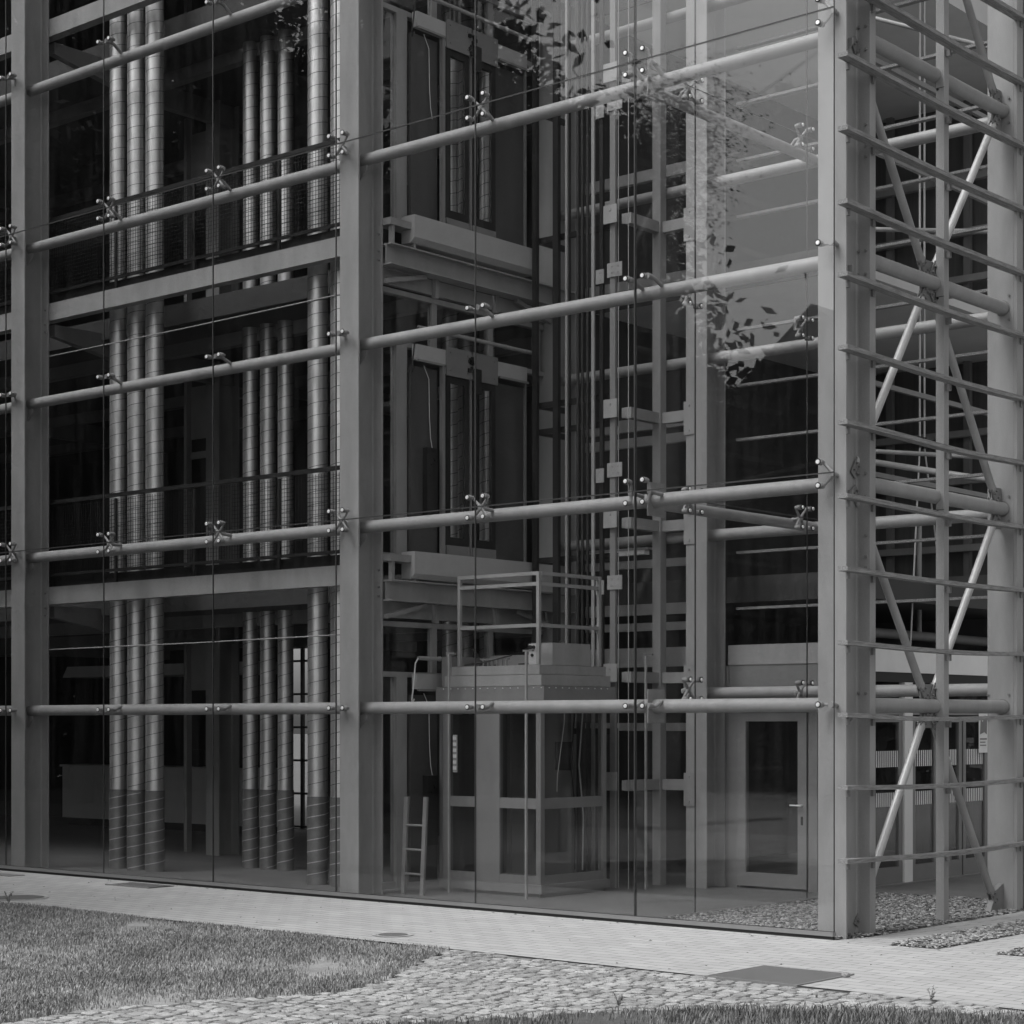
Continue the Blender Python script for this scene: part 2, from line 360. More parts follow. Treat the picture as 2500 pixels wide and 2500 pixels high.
GRASSL = GRASSM.copy(); GRASSL.name = 'lusher_grass_blades'
for n_ in GRASSL.node_tree.nodes:
    if n_.type == 'MAP_RANGE' and abs(n_.inputs[3].default_value-.0875) < .002: n_.inputs[3].default_value = .06; n_.inputs[4].default_value = .15
grass('lawn_grass', [(-10.5,-2.79)]+lawn_edge[:-1]+[(-1.7,-8.0),(-6.5,-8.0)], 150000, lab='short dry patchy lawn between the pale paving and the cobbles')
grass('lower_grass', [(4.6,-2.98)]+lower_edge[1:8]+[(.3,-7.6),(3.5,-5.2),(6,-4)], 30000, h=(.022,.055), lab='strip of longer grass along the bottom edge of the photo', m=GRASSL)
# loose tufts in the cobble joints
tp = []
for k in range(900):
    x = random.uniform(-2, 3.2); y = random.uniform(-7.6, -2.95); tp.append((x, y))
def tufts():
    poly = [(-2.15,-2.86),(3.3,-2.98)]+lower_edge[1:]+list(reversed(lawn_edge[1:])); mb = MB()
    for x, y in tp:
        if not inpoly(np.array([x]), np.array([y]), poly)[0]: continue
        for q in range(random.randint(3, 9)):
            px, py = x+random.gauss(0, .02), y+random.gauss(0, .012); an = random.uniform(0, 6.28); h = random.uniform(.012, .04)
            mb.add([(px-.002*math.cos(an), py-.002*math.sin(an), -.02), (px+.002*math.cos(an), py+.002*math.sin(an), -.02), (px+h*.6*math.cos(an+1), py+h*.6*math.sin(an+1), h)], [(0,1,2)])
    o = mb.build('joint_grass', GRASSM); tag(o, 'thin grass growing in the joints between the cobbles', 'grass', kind='stuff')
tufts()

# ------------------------------------------------------------------ BUILDING
B = thing('office_building', 'grey steel-framed building with point-fixed glass front, braced open corner and bowed timber slats', 'building')
TZ = [2.17, 4.25, 6.35, 8.47, 10.62]; NZ = [2.17, 4.31, 6.45, 8.60, 10.76]
FL = [3.85, 7.73, 11.62]; TOP = 13.2
def column(cx, y0, dp=.40, wd=.30, parent=B, m=STEEL, z0=-.03, lab=None):
    mb = MB(); mb.prism(isec(wd, dp, .022, .014), ZV(cx, y0+dp/2), z0, TOP)
    o = mb.build('column', m, parent); fixn(o)
    if lab: o['label'] = lab
    return o
cols = []
for cx, lb in ((-.115, 'corner column, half behind the glass edge'), (-6.47, 'column between the duct hall and the lift shaft'), (-12.83, 'column near the left edge'), (-19.2, None)):
    o = column(cx, .15, .455 if cx > -1 else .40, lab=lb); cols.append(o)
    # bolts on the inside face of the back flange at every floor beam, gussets under the tubes
    if cx > -13:
        yb = .15+(.455 if cx > -1 else .40)-.022
        bl = [(.11, fz+dz-.1) for fz in FL[:2] for dz in (-.28, -.18, .02)]
        if cx > -1: bl += [(dx, fz+dz) for fz in TZ[:4] for dz in (-.11, .11) for dx in (.035, .11)]
        for dx, zb in bl:
            bm = MB(); bm.cyl((cx+dx, yb-.02, zb), (cx+dx, yb, zb), .013, 6); bm.build('bolt', STEELD, o)
        for tz in TZ[:4]:
            gm = MB(); zz = tz-.075
            gm.prism([(.007,-.0),(.13,-.0),(.13,-.06),(.007,-.17)], (lambda cx, zz: (lambda u, v, a_: (cx+u, a_, zz+v)))(cx, zz), .30, .315)
            gg = gm.build('tube_bracket', STEEL, o); fixn(gg)
far = column(-.115, 3.6, .455, lab='far column of the braced bay'); cols.append(far)
for cx in (-4.055, -6.35, -12.83, -19.2): column(cx, 3.6, .40)

# horizontal tubes behind the front glass
def htube(p0, p1, r=.07, m=STEEL, nm='tube_rail', n=20):
    mb = MB(); mb.cyl(p0, p1, r, n); return mb.build(nm, m, B)
for z in TZ:
    for x0, x1 in ((-19.1,-12.84),(-12.82,-6.48),(-6.46,-.122)):
        htube((x0,.34,z),(x1,.34,z), .07)
RZ = [2.36, 4.26, 6.39, 8.50, 10.65]
for i, z in enumerate(RZ):
    htube((-4.04,3.82,z),(-.12,3.82,z), .07)
    if i: htube((-6.34,3.82,z),(-4.06,3.82,z), .065)
for z in (2.17, 4.28, 6.42, 8.52, 10.65): # braced bay
    o = htube((-.09,.604,z),(-.09,3.602,z), .072)
    mb = MB(); mb.cyl((-.09,3.596,z),(-.09,3.60,z), .085, 20)
    for dx in (-.14, .10):
        for dz in (-.13,.13): mb.cyl((-.115+dx, 3.585, z+dz), (-.115+dx, 3.60, z+dz), .014, 6)
    mb.build('end_plate', STEELD, o)
# side tubes behind the glass return wall
for z in (4.26, 8.50, 10.6):
    htube((-2.52,.42,z),(-2.52,3.75,z), .06)
    pm = MB(); pm.box(-2.30,-2.285,.22,.50,z-.17,z+.17); pm.build('connection_plate', STEEL, B)
pm = MB(); pm.box(-2.30,-2.285,.22,.50,2.0,2.34); pm.build('connection_plate', STEEL, B)

# glass panes + seals
def pane_xz(x0, x1, z0, z1, y=0., g=GLASS, t=.016):
    mb = MB(); q = .006; mb.box(x0+q, x1-q, y-t/2, y+t/2, z0+q, z1-q); o = mb.build('glass_pane', g, B)
    s = MB(); q2 = q; e = .0055
    s.box(x0+e-q2+.0005, x0+q2, y-t/2+.001, y+t/2-.001, z0, z1); s.box(x1-q2, x1-e+q2-.0005, y-t/2+.001, y+t/2-.001, z0, z1)
    s.box(x0+q2, x1-q2, y-t/2+.001, y+t/2-.001, z1-q2, z1-.0005); s.box(x0+q2, x1-q2, y-t/2+.001, y+t/2-.001, z0+.0005, z0+q2)
    s.build('edge_seal', SEAL, o); return o
def pane_yz(y0, y1, z0, z1, x=0., g=GLASSC, t=.014, parent=B):
    mb = MB(); q = .006; mb.box(x-t/2, x+t/2, y0+q, y1-q, z0+q, z1-q); o = mb.build('glass_pane', g, parent)
    s = MB(); s.box(x-t/2+.001, x+t/2-.001, y0+.0005, y0+q, z0, z1); s.box(x-t/2+.001, x+t/2-.001, y1-q, y1-.0005, z0, z1)
    s.box(x-t/2+.001, x+t/2-.001, y0+q, y1-q, z1-q, z1-.0005)
    s.build('edge_seal', SEAL, o); return o
XS = [0,-2.29,-4.41,-6.53,-8.65,-10.77,-12.89,-15.01,-17.13,-19.25]
ZS = [.07,4.31,8.60,12.9]
for i in range(len(XS)-1):
    for k in range(3): pane_xz(XS[i+1], XS[i], ZS[k], ZS[k+1])
YS = [.02,1.05,3.24,3.98]
for i in range(3):
    for k in range(3): pane_yz(YS[i], YS[i+1], ZS[k] if k else .03, ZS[k+1], -2.29)
# base channel
mb = MB(); mb.box(-19.3, 0.0, -.028, .028, .032, .07); mb.build('base_channel', ALU, B)
mb = MB(); mb.box(-19.3, -.01, -.012, .02, -.03, .032); mb.build('base_shade_strip', RUBBER, B)  # solid black strip painted in for the shade of the slit under the channel

# spider fittings
CAPS = [0]
def spider(x, y, z, arms, tz, ty, axis='x', tubex=0, sgn=1):
    """arms: list of (du,dz). The glass lies at 0, body behind"""
    mb = MB(); cz = z
    def P(u, d, zz): # u along glass, d depth behind glass
        return (x+u, y+d, zz) if axis == 'x' else (x-d, y+u, zz)
    c = P(0, .085, cz)
    mb.cyl(P(0,.065,cz), P(0,.105,cz), .026, 14)
    for du, dz in arms:
        mb.tube([P(du*.12,.088,cz+dz*.12), P(du*.6,.088,cz+dz*.6), P(du*.97,.08,cz+dz*.97)], [.019,.015,.013], 8)
        mb.cyl(P(du,.008,cz+dz), P(du,.085,cz+dz), .021, 12); mb.cyl(P(du,.010,cz+dz), P(du,.018,cz+dz), .031, 14); mb.cyl(P(du,.03,cz+dz), P(du,.055,cz+dz), .028, 12)
    mb.tube([P(0,.10,cz), P(0,.16,cz-.01), P(0,ty,tz+.045)], .021, 10)
    if len(arms) <= 2 and arms[0][1] == 0: mb.cyl(P(0,.03,cz), P(0,.09,cz), .03, 14)
    o = mb.build('spider_fitting', STEEL, B)
    for du, dz in arms:
        cm = MB(); cm.cyl(P(du,-.0085,cz+dz), P(du,-.020,cz+dz), .022, 16, r1=.018)
        cc = cm.build('bolt_cap', CHROME, o)
        rm = MB(); rm.cyl(P(du,-.0081,cz+dz), P(du,-.012,cz+dz), .031, 16); 
        CAPS[0] += 1
        rm.build('rubber_ring', RUBBER, o)
A4 = [(-.11,-.11),(.11,-.11),(-.11,.11),(.11,.11)]
for i, x in enumerate(XS[:8]):
    for k, z in enumerate(NZ):
        if k % 2:  # seam row
            arms = [(-.17,-.11),(-.17,.11)] if i == 0 else A4
        else:
            arms = [(-.11,0),(.11,0)]
            if i == 0: arms = [(-.17,0)]
        xx = x
        if i == 1: # split fitting where the return wall meets
            spider(x-.11, 0, z, [(.0,-.11),(.0,.11)] if k%2 else [(.0,0)], TZ[k], .28)
            spider(x+.13, 0, z, [(-.03,-.11),(-.03,.11)] if k%2 else [(-.03,0)], TZ[k], .28); continue
        if i == 0: spider(x-.06, 0, z, [(du+.06, dz) for du, dz in arms], TZ[k], .28)
        else: spider(x, 0, z, arms, TZ[k], .28 if i != 3 and i != 6 else .16)
for y in (1.05, 3.24):
    for k, z in enumerate(NZ[:4]):
        if k % 2: spider(-2.29, y, z, A4, 4.26 if k == 1 else 8.50, .2, axis='y')
        else: spider(-2.29, y, z+(.18 if k == 0 else 0), [(-.1,-.1),(.1,-.1),(-.1,.1),(.1,.1)], z+.1, .15, axis='y')

# floor beams along the facade and across
def ibeam_x(x0, x1, cy, ztop, h=.23, wd=.2, m=STEEL, nm='floor_beam'):
    mb = MB(); mb.prism(isec(wd, h, .016, .010, .012, 2), XB(cy, ztop-h/2), x0, x1); o = mb.build(nm, m, B); fixn(o); return o
def ibeam_y(cx, y0, y1, ztop, h=.25, wd=.2, m=STEEL, nm='cross_beam'):
    mb = MB(); mb.prism(isec(wd, h, .016, .010, .012, 2), YB(cx, ztop-h/2), y0, y1); o = mb.build(nm, m, B); fixn(o); return o
for fz in FL:
    for x0, x1 in ((-19.1,-12.835),(-12.825,-6.47)):
        mb = MB(); mb.box(x0, x1, .553, .70, fz-.225, fz+.01); mb.build('floor_beam', STEEL, B)
    for cx in (-12.83, -19.2):
        mb = MB(); mb.prism([(0.71,0),(8,0),(8,-.42),(2.2,-.42),(.71,-.16)], (lambda cx, fz: (lambda u, v, a_: (cx+a_, u, fz-.24+v)))(cx, fz), -.06, .06)
        o = mb.build('cross_beam', STEELD, B); fixn(o)
    # floor slabs of the hall
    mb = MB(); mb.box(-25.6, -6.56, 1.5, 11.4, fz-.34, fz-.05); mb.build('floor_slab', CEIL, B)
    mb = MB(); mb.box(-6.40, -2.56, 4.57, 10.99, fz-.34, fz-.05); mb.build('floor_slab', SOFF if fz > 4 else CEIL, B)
    mb = MB(); mb.box(-6.40, -2.55, 4.545, 4.569, fz-.36, fz-.04); mb.build('slab_edge', CEIL, B)
    # secondary beams under the slab
    for yy in (2.4, 5.3, 7.4):
        mb = MB(); mb.box(-25, -6.7, yy-.07, yy+.07, fz-.52, fz-.341); mb.build('ceiling_beam', STEELD, B)
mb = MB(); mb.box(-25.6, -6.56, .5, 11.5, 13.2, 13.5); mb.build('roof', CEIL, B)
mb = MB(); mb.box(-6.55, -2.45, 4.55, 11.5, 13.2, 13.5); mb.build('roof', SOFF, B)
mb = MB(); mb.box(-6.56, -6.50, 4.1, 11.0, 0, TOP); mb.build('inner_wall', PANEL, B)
# back wall with window openings
def wall_xz(y, x0, x1, z0, z1, th, holes, m, nm):
    """vertical wall with rectangular holes [(hx0,hx1,hz0,hz1)] sorted in x, non overlapping"""
    mb = MB(); cur = x0
    for hx0, hx1, hz0, hz1 in sorted(holes):
        mb.box(cur, hx0, y, y+th, z0, z1)
        if hz0 > z0+.001: mb.box(hx0, hx1, y, y+th, z0, hz0)
        if hz1 < z1-.001: mb.box(hx0, hx1, y, y+th, hz1, z1)
        cur = hx1
    mb.box(cur, x1, y, y+th, z0, z1); return mb.build(nm, m, B)
bw_holes = [(-16.35,-15.55,.05,3.2), (-9.9,-9.2,.05,2.2), (-9.9+.0+3.0,-6.3,.9,2.2)]
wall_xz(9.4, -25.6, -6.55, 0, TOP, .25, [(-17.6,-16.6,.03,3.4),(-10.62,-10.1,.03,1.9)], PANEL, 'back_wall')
for x0, x1, z1 in ((-17.6,-16.6,3.4),(-10.62,-10.1,1.9)):
    mb = MB(); yy = 9.46
    for xx in (x0+.03, (x0+x1)/2, x1-.03): mb.box(xx-.03, xx+.03, yy, yy+.06, .03, z1)
    zz = .06
    while zz < z1: mb.box(x0+.001, x1-.001, yy+.005, yy+.055, zz-.02, zz+.02); zz += .62
    mb.build('window_frame', BLACKST, B)
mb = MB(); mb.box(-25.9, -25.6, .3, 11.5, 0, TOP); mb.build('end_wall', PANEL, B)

# partition between hall and lift shaft (x about -6.47)
for fi, fz in enumerate((0, 3.85, 7.73)):
    top = [3.16, 7.05, 10.95][fi]
    mb = MB(); mb.box(-6.52,-6.42,.56,3.6,top-.03,top+.03); mb.build('window_head', STEEL, B)
    mb = MB(); mb.box(-6.515,-6.425,.56,3.6,top-.62,top-.56); mb.build('transom', STEEL, B)
    for yy in (.60, 1.55, 2.58, 3.5):
        mb = MB(); mb.box(-6.505,-6.435,yy-.045,yy+.045,top-.56,top-.03); mb.build('mullion', STEEL, B)
    for y0, y1 in ((.645,1.505),(1.595,2.535),(2.625,3.455)):
        mb = MB(); mb.box(-6.475,-6.465,y0,y1,top-.56,top-.03); mb.build('window_glass', GLASSD, B)
    # side light beside the landing door
    mb = MB(); mb.box(-6.505,-6.435,.56,.64,fz+.06,top-.62); mb.box(-6.505,-6.435,.64,.88,fz+.06,fz+.14); mb.box(-6.52,-6.42,.88,1.06,fz+.06,top-.62); mb.build('door_jamb', STEEL, B)
    mb = MB(); mb.box(-6.475,-6.465,.64,.88,fz+.14,top-.62); mb.build('side_light', GLASSD, B)
# beams carrying the landings
for fz in FL:
    ibeam_y(-6.28, .55, 3.95, fz-.195, .245)
    mb = MB(); mb.box(-6.46,-6.40,.56,3.6,fz-.62,fz-.44); 
    mb.build('spandrel', STEEL, B)
    for yy in (1.5, 2.6):
        mb = MB(); mb.box(-6.40,-6.34,yy-.03,yy+.03,fz-.66,fz-.441); mb.build('hanger', STEEL, B)
    for y0, y1 in ((.57,1.25),(3.58,2.9)):
        mb = MB(); mb.bar((-6.3,y0,fz-.62),(-6.3,y1,fz-.46),.05,.05); mb.build('haunch', STEEL, B)
    mb = MB(); mb.box(-6.42,-6.2,.55,1.02,fz+.02,fz+.10); mb.build('landing_edge', STEEL, B)
    for yy in (.62, .98):
        mb = MB(); mb.box(-6.28,-6.22,yy-.02,yy+.02,fz-.19,fz+.02); mb.build('edge_post', STEEL, B)

# landing doors on each floor
def landing(fz, n):
    o = thing('lift_landing_door', '', 'lift door', (-6.3, 2.1, fz), 'lift landing doors seen from inside the shaft')
    def pt(nm, mb, m, par=o):
        q = mb.build(nm, m, par); return q
    def bx(x0, x1, y0, y1, z0, z1): return MB().box(x0+6.3-6.3+6.3-0, x1+6.3, y0-2.1, y1-2.1, z0, z1)
    def X(x0, x1, y0, y1, z0, z1): return MB().box(x0+6.3, x1+6.3, y0-2.1, y1-2.1, z0, z1)
    f = .13
    m1 = X(-6.40,-6.36,1.06,1.52,f,2.33); pt('dark_panel', m1, DARKP)
    pt('dark_panel', X(-6.40,-6.36,2.57,3.14,f,2.33), DARKP)
    pt('frame_edge', X(-6.36,-6.33,3.12,3.145,f,2.4), ALU)
    # sill fascia with chamfered bottom
    mb = MB(); mb.prism([(-.06,.12),(.15,.12),(.15,-.14),(.09,-.20),(-.06,-.20)], lambda u, v, a_: (u, a_-2.1, v), .90, 3.12)
    if n: q = pt('sill_fascia', mb, LGREY); fixn(q)
    # two leaves: frame, glass, kick plate, hanger plate
    for y0, y1 in ((1.62,2.03),(2.10,2.52)):
        lf = MB(); fr = .075
        lf.box(-.045,-.005,y0-2.1,y0+fr-2.1,f+.12,2.30); lf.box(-.045,-.005,y1-fr-2.1,y1-2.1,f+.12,2.30)
        lf.box(-.045,-.005,y0+fr-2.1,y1-fr-2.1,2.20,2.30); lf.box(-.045,-.005,y0+fr-2.1,y1-fr-2.1,f+.12,f+.22)
        L_ = pt('door_leaf', lf, BLACKST)
        g_ = MB(); g_.box(-.030,-.020,y0+fr-2.1,y1-fr-2.1,f+.22,2.20); pt('leaf_glass', g_, GLASSC, L_)
        k_ = MB(); k_.box(-.05,.005,y0-2.1,y1-2.1,f,f+.12)
        for yy in (y0+.03, y1-.03): k_.cyl((.005,yy-2.1,f+.06),(.012,yy-2.1,f+.06),.010,8)
        pt('kick_plate', k_, STEELD, L_)
        h_ = MB(); h_.box(.006,.018,y0-2.1-.02,y1-2.1+.02,2.28,2.62)
        for yy in (y0+.05, y1-.05):
            h_.cyl((.018,yy-2.1,2.35),(.026,yy-2.1,2.35),.011,8); h_.cyl((.018,yy-2.1,2.56),(.026,yy-2.1,2.56),.011,8)
        pt('hanger_plate', h_, STEELD, L_)
    pt('centre_post', X(-6.32,-6.30,2.05,2.075,f,2.5), ALU)
    lk = MB()
    for q_ in range(9): lk.cbox((.03, -.05+random.uniform(-.06,.06), 2.40+random.uniform(-.1,.14)), (.03, random.uniform(.02,.06), random.uniform(.02,.05)))
    lk.box(.02,.05,-.02,.10,2.12,2.42); pt('door_lock', lk, BLACKST)
    # header rail
    hd = X(-6.38,-6.30,1.10,3.12,2.40,2.58); pt('header_rail', hd, LGREY)
    h2 = X(-6.299,-6.27,1.10,1.56,2.375,2.40); h2.box(.001,.03,.52-.05,1.02,2.375,2.40); pt('runner_track', h2, ALU)
    pt('jamb_bar', X(-6.33,-6.28,1.525,1.575,f,2.4), STEELD)
    rl = MB(); rl.cyl((.07,-1.05,2.76),(.07,1.08,2.76),.024,10)
    for yy in (-.7,-.1,.5,.9): rl.cyl((.07,yy,2.76),(.07,yy+.03,2.76),.03,10)
    pt('conduit', rl, STEEL)
    cb = MB(); cb.tube([(.07,-1.05,2.76),(.07,-1.1,2.70),(.08,-1.14,2.45),(.08,-1.17,2.28),(.075,-1.16,2.22),(.07,-1.12,2.28)],.009,6); pt('cable', cb, RUBBER if n else CABLE)
    wr = MB(); wr.tube([(-.03,-.85,2.35),(-.03,-.76,2.2),(-.03,-.75,1.75),(-.03,-.73,1.5),(-.03,-.70,1.38)],.005,5); pt('signal_wire', wr, CABLE)
    if n == 1: pass
    if n != 2:
        bx_ = MB(); bx_.box(-.055,.02,-.84,-.66,.55,1.38); pt('black_control_case', bx_, SCREEN)
    return o
l0 = landing(0.0, 0); l0['label'] = 'ground floor lift doors, half hidden by the glass car'
l1 = landing(3.88, 1); l1['label'] = 'lift doors with black control case above the car railing, first floor'
l2 = landing(7.80, 2); l2['label'] = 'uppermost lift doors in view, behind the leaf reflections'

# shaft rails: (x, y, half width x, half width y, material, kind)
gi = 0
def rail(x, y, wx, wy, m, lab, nm='lift_guide_rail', cat='guide rail', z0=0, z1=12.9):
    o = thing(nm, lab, cat, (x, y, 0), 'vertical rails of the lift shaft' if nm == 'lift_guide_rail' else None)
    mb = MB(); mb.prism([(-wx,-wy),(wx,-wy),(wx,-wy*.2),(wx*.3,-wy*.2),(wx*.3,wy),(-wx*.3,wy),(-wx*.3,-wy*.2),(-wx,-wy*.2)], lambda u, v, a_: (u, v, a_), z0, z1)
    q = mb.build('rail_profile', m, o); fixn(q)
    return o
rl1 = rail(-6.05,3.0,.035,.04,BLACKST,'black rail immediately left of the shaft rear column')
rl2 = rail(-5.71,3.0,.042,.045,BLACKST,'black rail immediately right of the shaft rear column')
rl3 = rail(-5.56,3.0,.016,.02,STEEL,'slim pale rail between two black ones in the shaft')
rl4 = rail(-5.64,3.15,.016,.02,BLACKST,'narrow black rail behind the slim pale rail')
rl5 = rail(-5.145,3.0,.022,.022,STEEL,'single pale rail standing clear in the middle of the shaft')
rl6 = rail(-5.01,3.0,.026,.03,BLACKST,'black rail with small square plates, right side of the shaft')
rl7 = rail(-4.83,3.0,.04,.04,STEELD,'grey bolted rail carrying the angled wall brackets')
for o, xs in ((rl6,0),(rl7,0)):
    for z in (.6+2.95,5.0-.1,7.3,9.3):
        if o is rl7:
            mb = MB(); mb.box(-.07,.15,-.055,-.041,z+.05,z+.22)
            for (u_, v_) in ((0,.10),(0,.18),(.09,.10),(.09,.18)): mb.cyl((u_,-.055,z+v_),(u_,-.063,z+v_),.010,8)
        else:
            mb = MB(); mb.box(-.07,.05,-.045,-.031,z,z+.17)
            for v_ in (.04,.13): mb.cyl((-.01,-.045,z+v_),(-.01,-.053,z+v_),.010,8)
        mb.build('joint_plate', STEEL, o)
for i, (x, y) in enumerate(((-5.43,3.05),(-5.36,3.05),(-5.28,3.05))):
    mb = MB(); mb.cyl((x,y,0),(x,y,12.9),.019,8)
    one('lift_rope', mb, RUBBER, ['leftmost black hoisting rope of the three in the shaft','middle black hoisting rope of the three in the shaft','rightmost black hoisting rope of the three in the shaft'][i], 'cable', 'hoisting ropes of the lift')
for i, (x, lab) in enumerate(((-4.77,'thin wire close to the grey bolted rail'),(-4.62,'thin wire standing free left of the corner glass joint'))):
    mb = MB(); mb.cyl((x,3.0,0),(x,3.0,12.9),.006,6); one('governor_wire', mb, STEEL, lab, 'cable', 'thin vertical wires in the shaft')
# angled wall brackets that hold the rail
for z, lab in ((1.25,'lowest angled rail bracket, below the first tube'),(2.55,'angled rail bracket level with the lift roof'),(4.40,'angled rail bracket above the car railing'),(5.72,'angled rail bracket over the second tube'),(8.05,'angled rail bracket under the third tube'),(9.75,'uppermost angled rail bracket')):
    o = thing('rail_bracket', lab, 'bracket', (-4.83, 3.0, z), 'angled brackets between rail and rear column')
    mb = MB(); mb.bar((.08,.04,0),(.20,.12,0),.04,.12); mb.bar((.16,.05,0),(.16,.70,0),.10,.13); mb.box(.11,.72,.66,.76,-.065,.065); mb.build('arm', STEEL, o)
    mb = MB(); mb.box(-.10,.10,-.09,-.075,-.06,.16); mb.cyl((0,-.09,.1),(0,-.10,.1),.012,8); mb.build('clamp_plate', STEEL, o)
    mb = MB(); mb.box(.60,.76,.585,.597,-.25,.15); mb.cyl((.68,.585,.1),(.68,.575,.1),.014,8); mb.cyl((.68,.585,-.2),(.68,.575,-.2),.014,8); mb.build('wall_plate', STEEL, o)
for z in (1.9,4.02,5.62,5.95,8.0,9.6):
    mb = MB(); mb.box(-6.05,-4.85,3.06,3.10,z-.035,z+.035); mb.build('rail_tie', BLACKST, B)
    mb = MB(); mb.box(-6.09,-6.05,3.06,3.595,z-.035,z+.035); mb.build('rail_tie', BLACKST, B)
# rear mullions of the shaft
for x in (-4.62,):
    mb = MB(); mb.box(x-.10,x+.02,3.62,3.74,0,TOP); mb.build('mullion', STEEL, B)
# light beams across the back of the shaft
for z, h in ((1.95,.1),(3.22,.10),(3.44,.14),(4.02,.10),(5.58,.12),(5.80,.16),(7.6,.12),(8.95,.14)):
    mb = MB(); mb.box(-6.3,-4.25,4.30,4.38,z-h/2,z+h/2); mb.build('rear_beam', STEEL, B)
o = thing('strip_light', 'unlit white strip lamp behind the lift ropes', 'lamp', (-5.9,4.5,4.19))
mb = MB(); mb.box(-.45,.45,-.05,.05,-.03,.03); mb.build('tube', TUBEL, o); mb = MB(); mb.box(-.5,.5,-.06,.06,.03,.06); mb.build('housing', STEEL, o)
o = thing('strip_light', 'unlit white strip lamp under the second-floor ceiling, above the middle ducts', 'lamp', (-12.0,3.3,7.16))
mb = MB(); mb.box(-.9,.9,-.05,.05,-.03,.03); mb.build('tube', TUBEL, o); mb = MB(); mb.box(-.95,.95,-.06,.06,.03,.06); mb.build('housing', STEEL, o)

# ------------------------------------------------------------------ lift car
C = thing('lift_car', 'glass lift car at ground level with a guard rail on its roof', 'lift', (-4.66, 1.40, 0))
def cb(nm, m, x0, x1, y0, y1, z0, z1, par=C): return MB().box(x0, x1, y0, y1, z0, z1).build(nm, m, par)
W_, D_ = 1.50, 1.22   # extends to -x and +y
cb('floor_pan', STEELD, -W_-.02,.04,-.04,D_+.02,.06,.16); cb('skirt', STEELD, -W_+.02,-.02,.0,D_-.02,.0,.06)
for x0, x1, y0, y1 in ((-.07,0,0,.07),(-.07,0,D_-.07,D_),(-W_,-W_+.1,0,.07),(-W_,-W_+.07,D_-.07,D_)):
    cb('corner_post', STEELD, x0, x1, y0, y1, .16, 2.22)
cb('front_post', STEELD, -.98,-.62,.002,.06,.16,2.22)
for z0, z1 in ((.16,.26),(1.02,1.14),(2.12,2.22)):
    cb('rail_band', STEELD, -.62,-.07,.005,.055,z0,z1); cb('rail_band', STEELD, -W_+.1,-.98,.005,.055,z0,z1); cb('rail_band', STEELD, -.055,-.005,.07,D_-.07,z0,z1)
for z0, z1 in ((.26,1.02),(1.14,2.12)):
    cb('car_glass', GLASSD, -.62,-.07,.025,.035,z0,z1); cb('car_glass', GLASSD, -W_+.1,-.98,.025,.035,z0,z1); cb('car_glass', GLASSD, -.035,-.025,.07,D_-.07,z0,z1)
cb('rear_panel', STEELD, -W_+.07,-.5,D_-.04,D_-.01,.16,2.12)
p = cb('button_panel', LGREY, -1.33,-1.27,-.012,.004,1.42,1.86)
for k in range(6): cb('button', CHROME, -1.325,-1.275,-.018,-.0125,1.45+k*.07,1.49+k*.07, p)
cb('car_handrail', ALU, -.50,-.46,.15,1.0,1.08,1.11)
p = cb('display_frame', BLACKST, -.28,-.03,.60,.62,1.45,1.78)
mb = MB(); mb.prism([(0,0),(0,0)], lambda u,v,a_: (0,0,0), 0, 0) if False else None
# roof trays
cb('roof_band', STEELD, -W_-.08,.08,-.04,D_+.06,2.225,2.42)
mb = MB()
for k in range(14): mb.cyl((-W_+.05+k*.115,-.04,2.40),(-W_+.05+k*.115,-.048,2.40),.006,6)
for k in range(10): mb.cyl((.08,.05+k*.12,2.40),(.088,.05+k*.12,2.40),.006,6)
mb.build('rivets', CHROME, C)
cb('roof_tray', STEEL, -W_+.05,.03,-.025,D_+.04,2.425,2.55); cb('roof_tray', STEEL, -W_+.15,-.01,-.01,D_,2.555,2.66)
cb('end_box', STEELD, -W_-.02,-W_+.14,.0,.5,2.43,2.78)
cb('motor_cover', STEEL, -.35,-.03,.25,.95,2.665,2.92); cb('rear_box', STEELD, -1.2,-.5,.5,.9,2.665,2.80)
mb = MB()
for k in range(6): mb.cyl((-.95+k*.07,.1,2.665),(-.95+k*.07,.1,2.74),.012,8)
mb.box(-1.0,-.55,.09,.11,2.735,2.75); mb.build('valves', ALU, C)
p = cb('inspection_box', LGREY, -.17,-.06,-.01,.03,2.665,2.90)
mb = MB(); mb.cyl((-.14,-.01,2.86),(-.14,-.03,2.86),.025,14); mb.cyl((-.09,-.01,2.86),(-.09,-.03,2.86),.02,14); mb.cyl((-.115,-.01,2.77),(-.115,-.022,2.77),.018,14); mb.build('knob', BLACKST, p)
for k, (pa, pb) in enumerate((((-.9,.3,2.68),(-1.45,.45,2.9)),((-.5,.2,2.68),(-.1,.5,2.95)),((-1.2,.05,2.68),(-.5,.08,2.78)))):
    mb = MB(); pm = ((pa[0]+pb[0])/2, (pa[1]+pb[1])/2, min(pa[2],pb[2])-.005+.02*k); mb.tube([pa, pm, pb], .008, 5); mb.build('wiring', RUBBER, C)
for k, x in enumerate((-.20,-.32,-.44)):
    mb = MB(); mb.tube([(x,D_-.05,2.12),(x-.03,D_-.08,1.5),(x+.02,D_-.06,.9),(x,D_-.05,.25)], .009, 6); mb.build('wiring', CABLE if k == 1 else RUBBER, C)
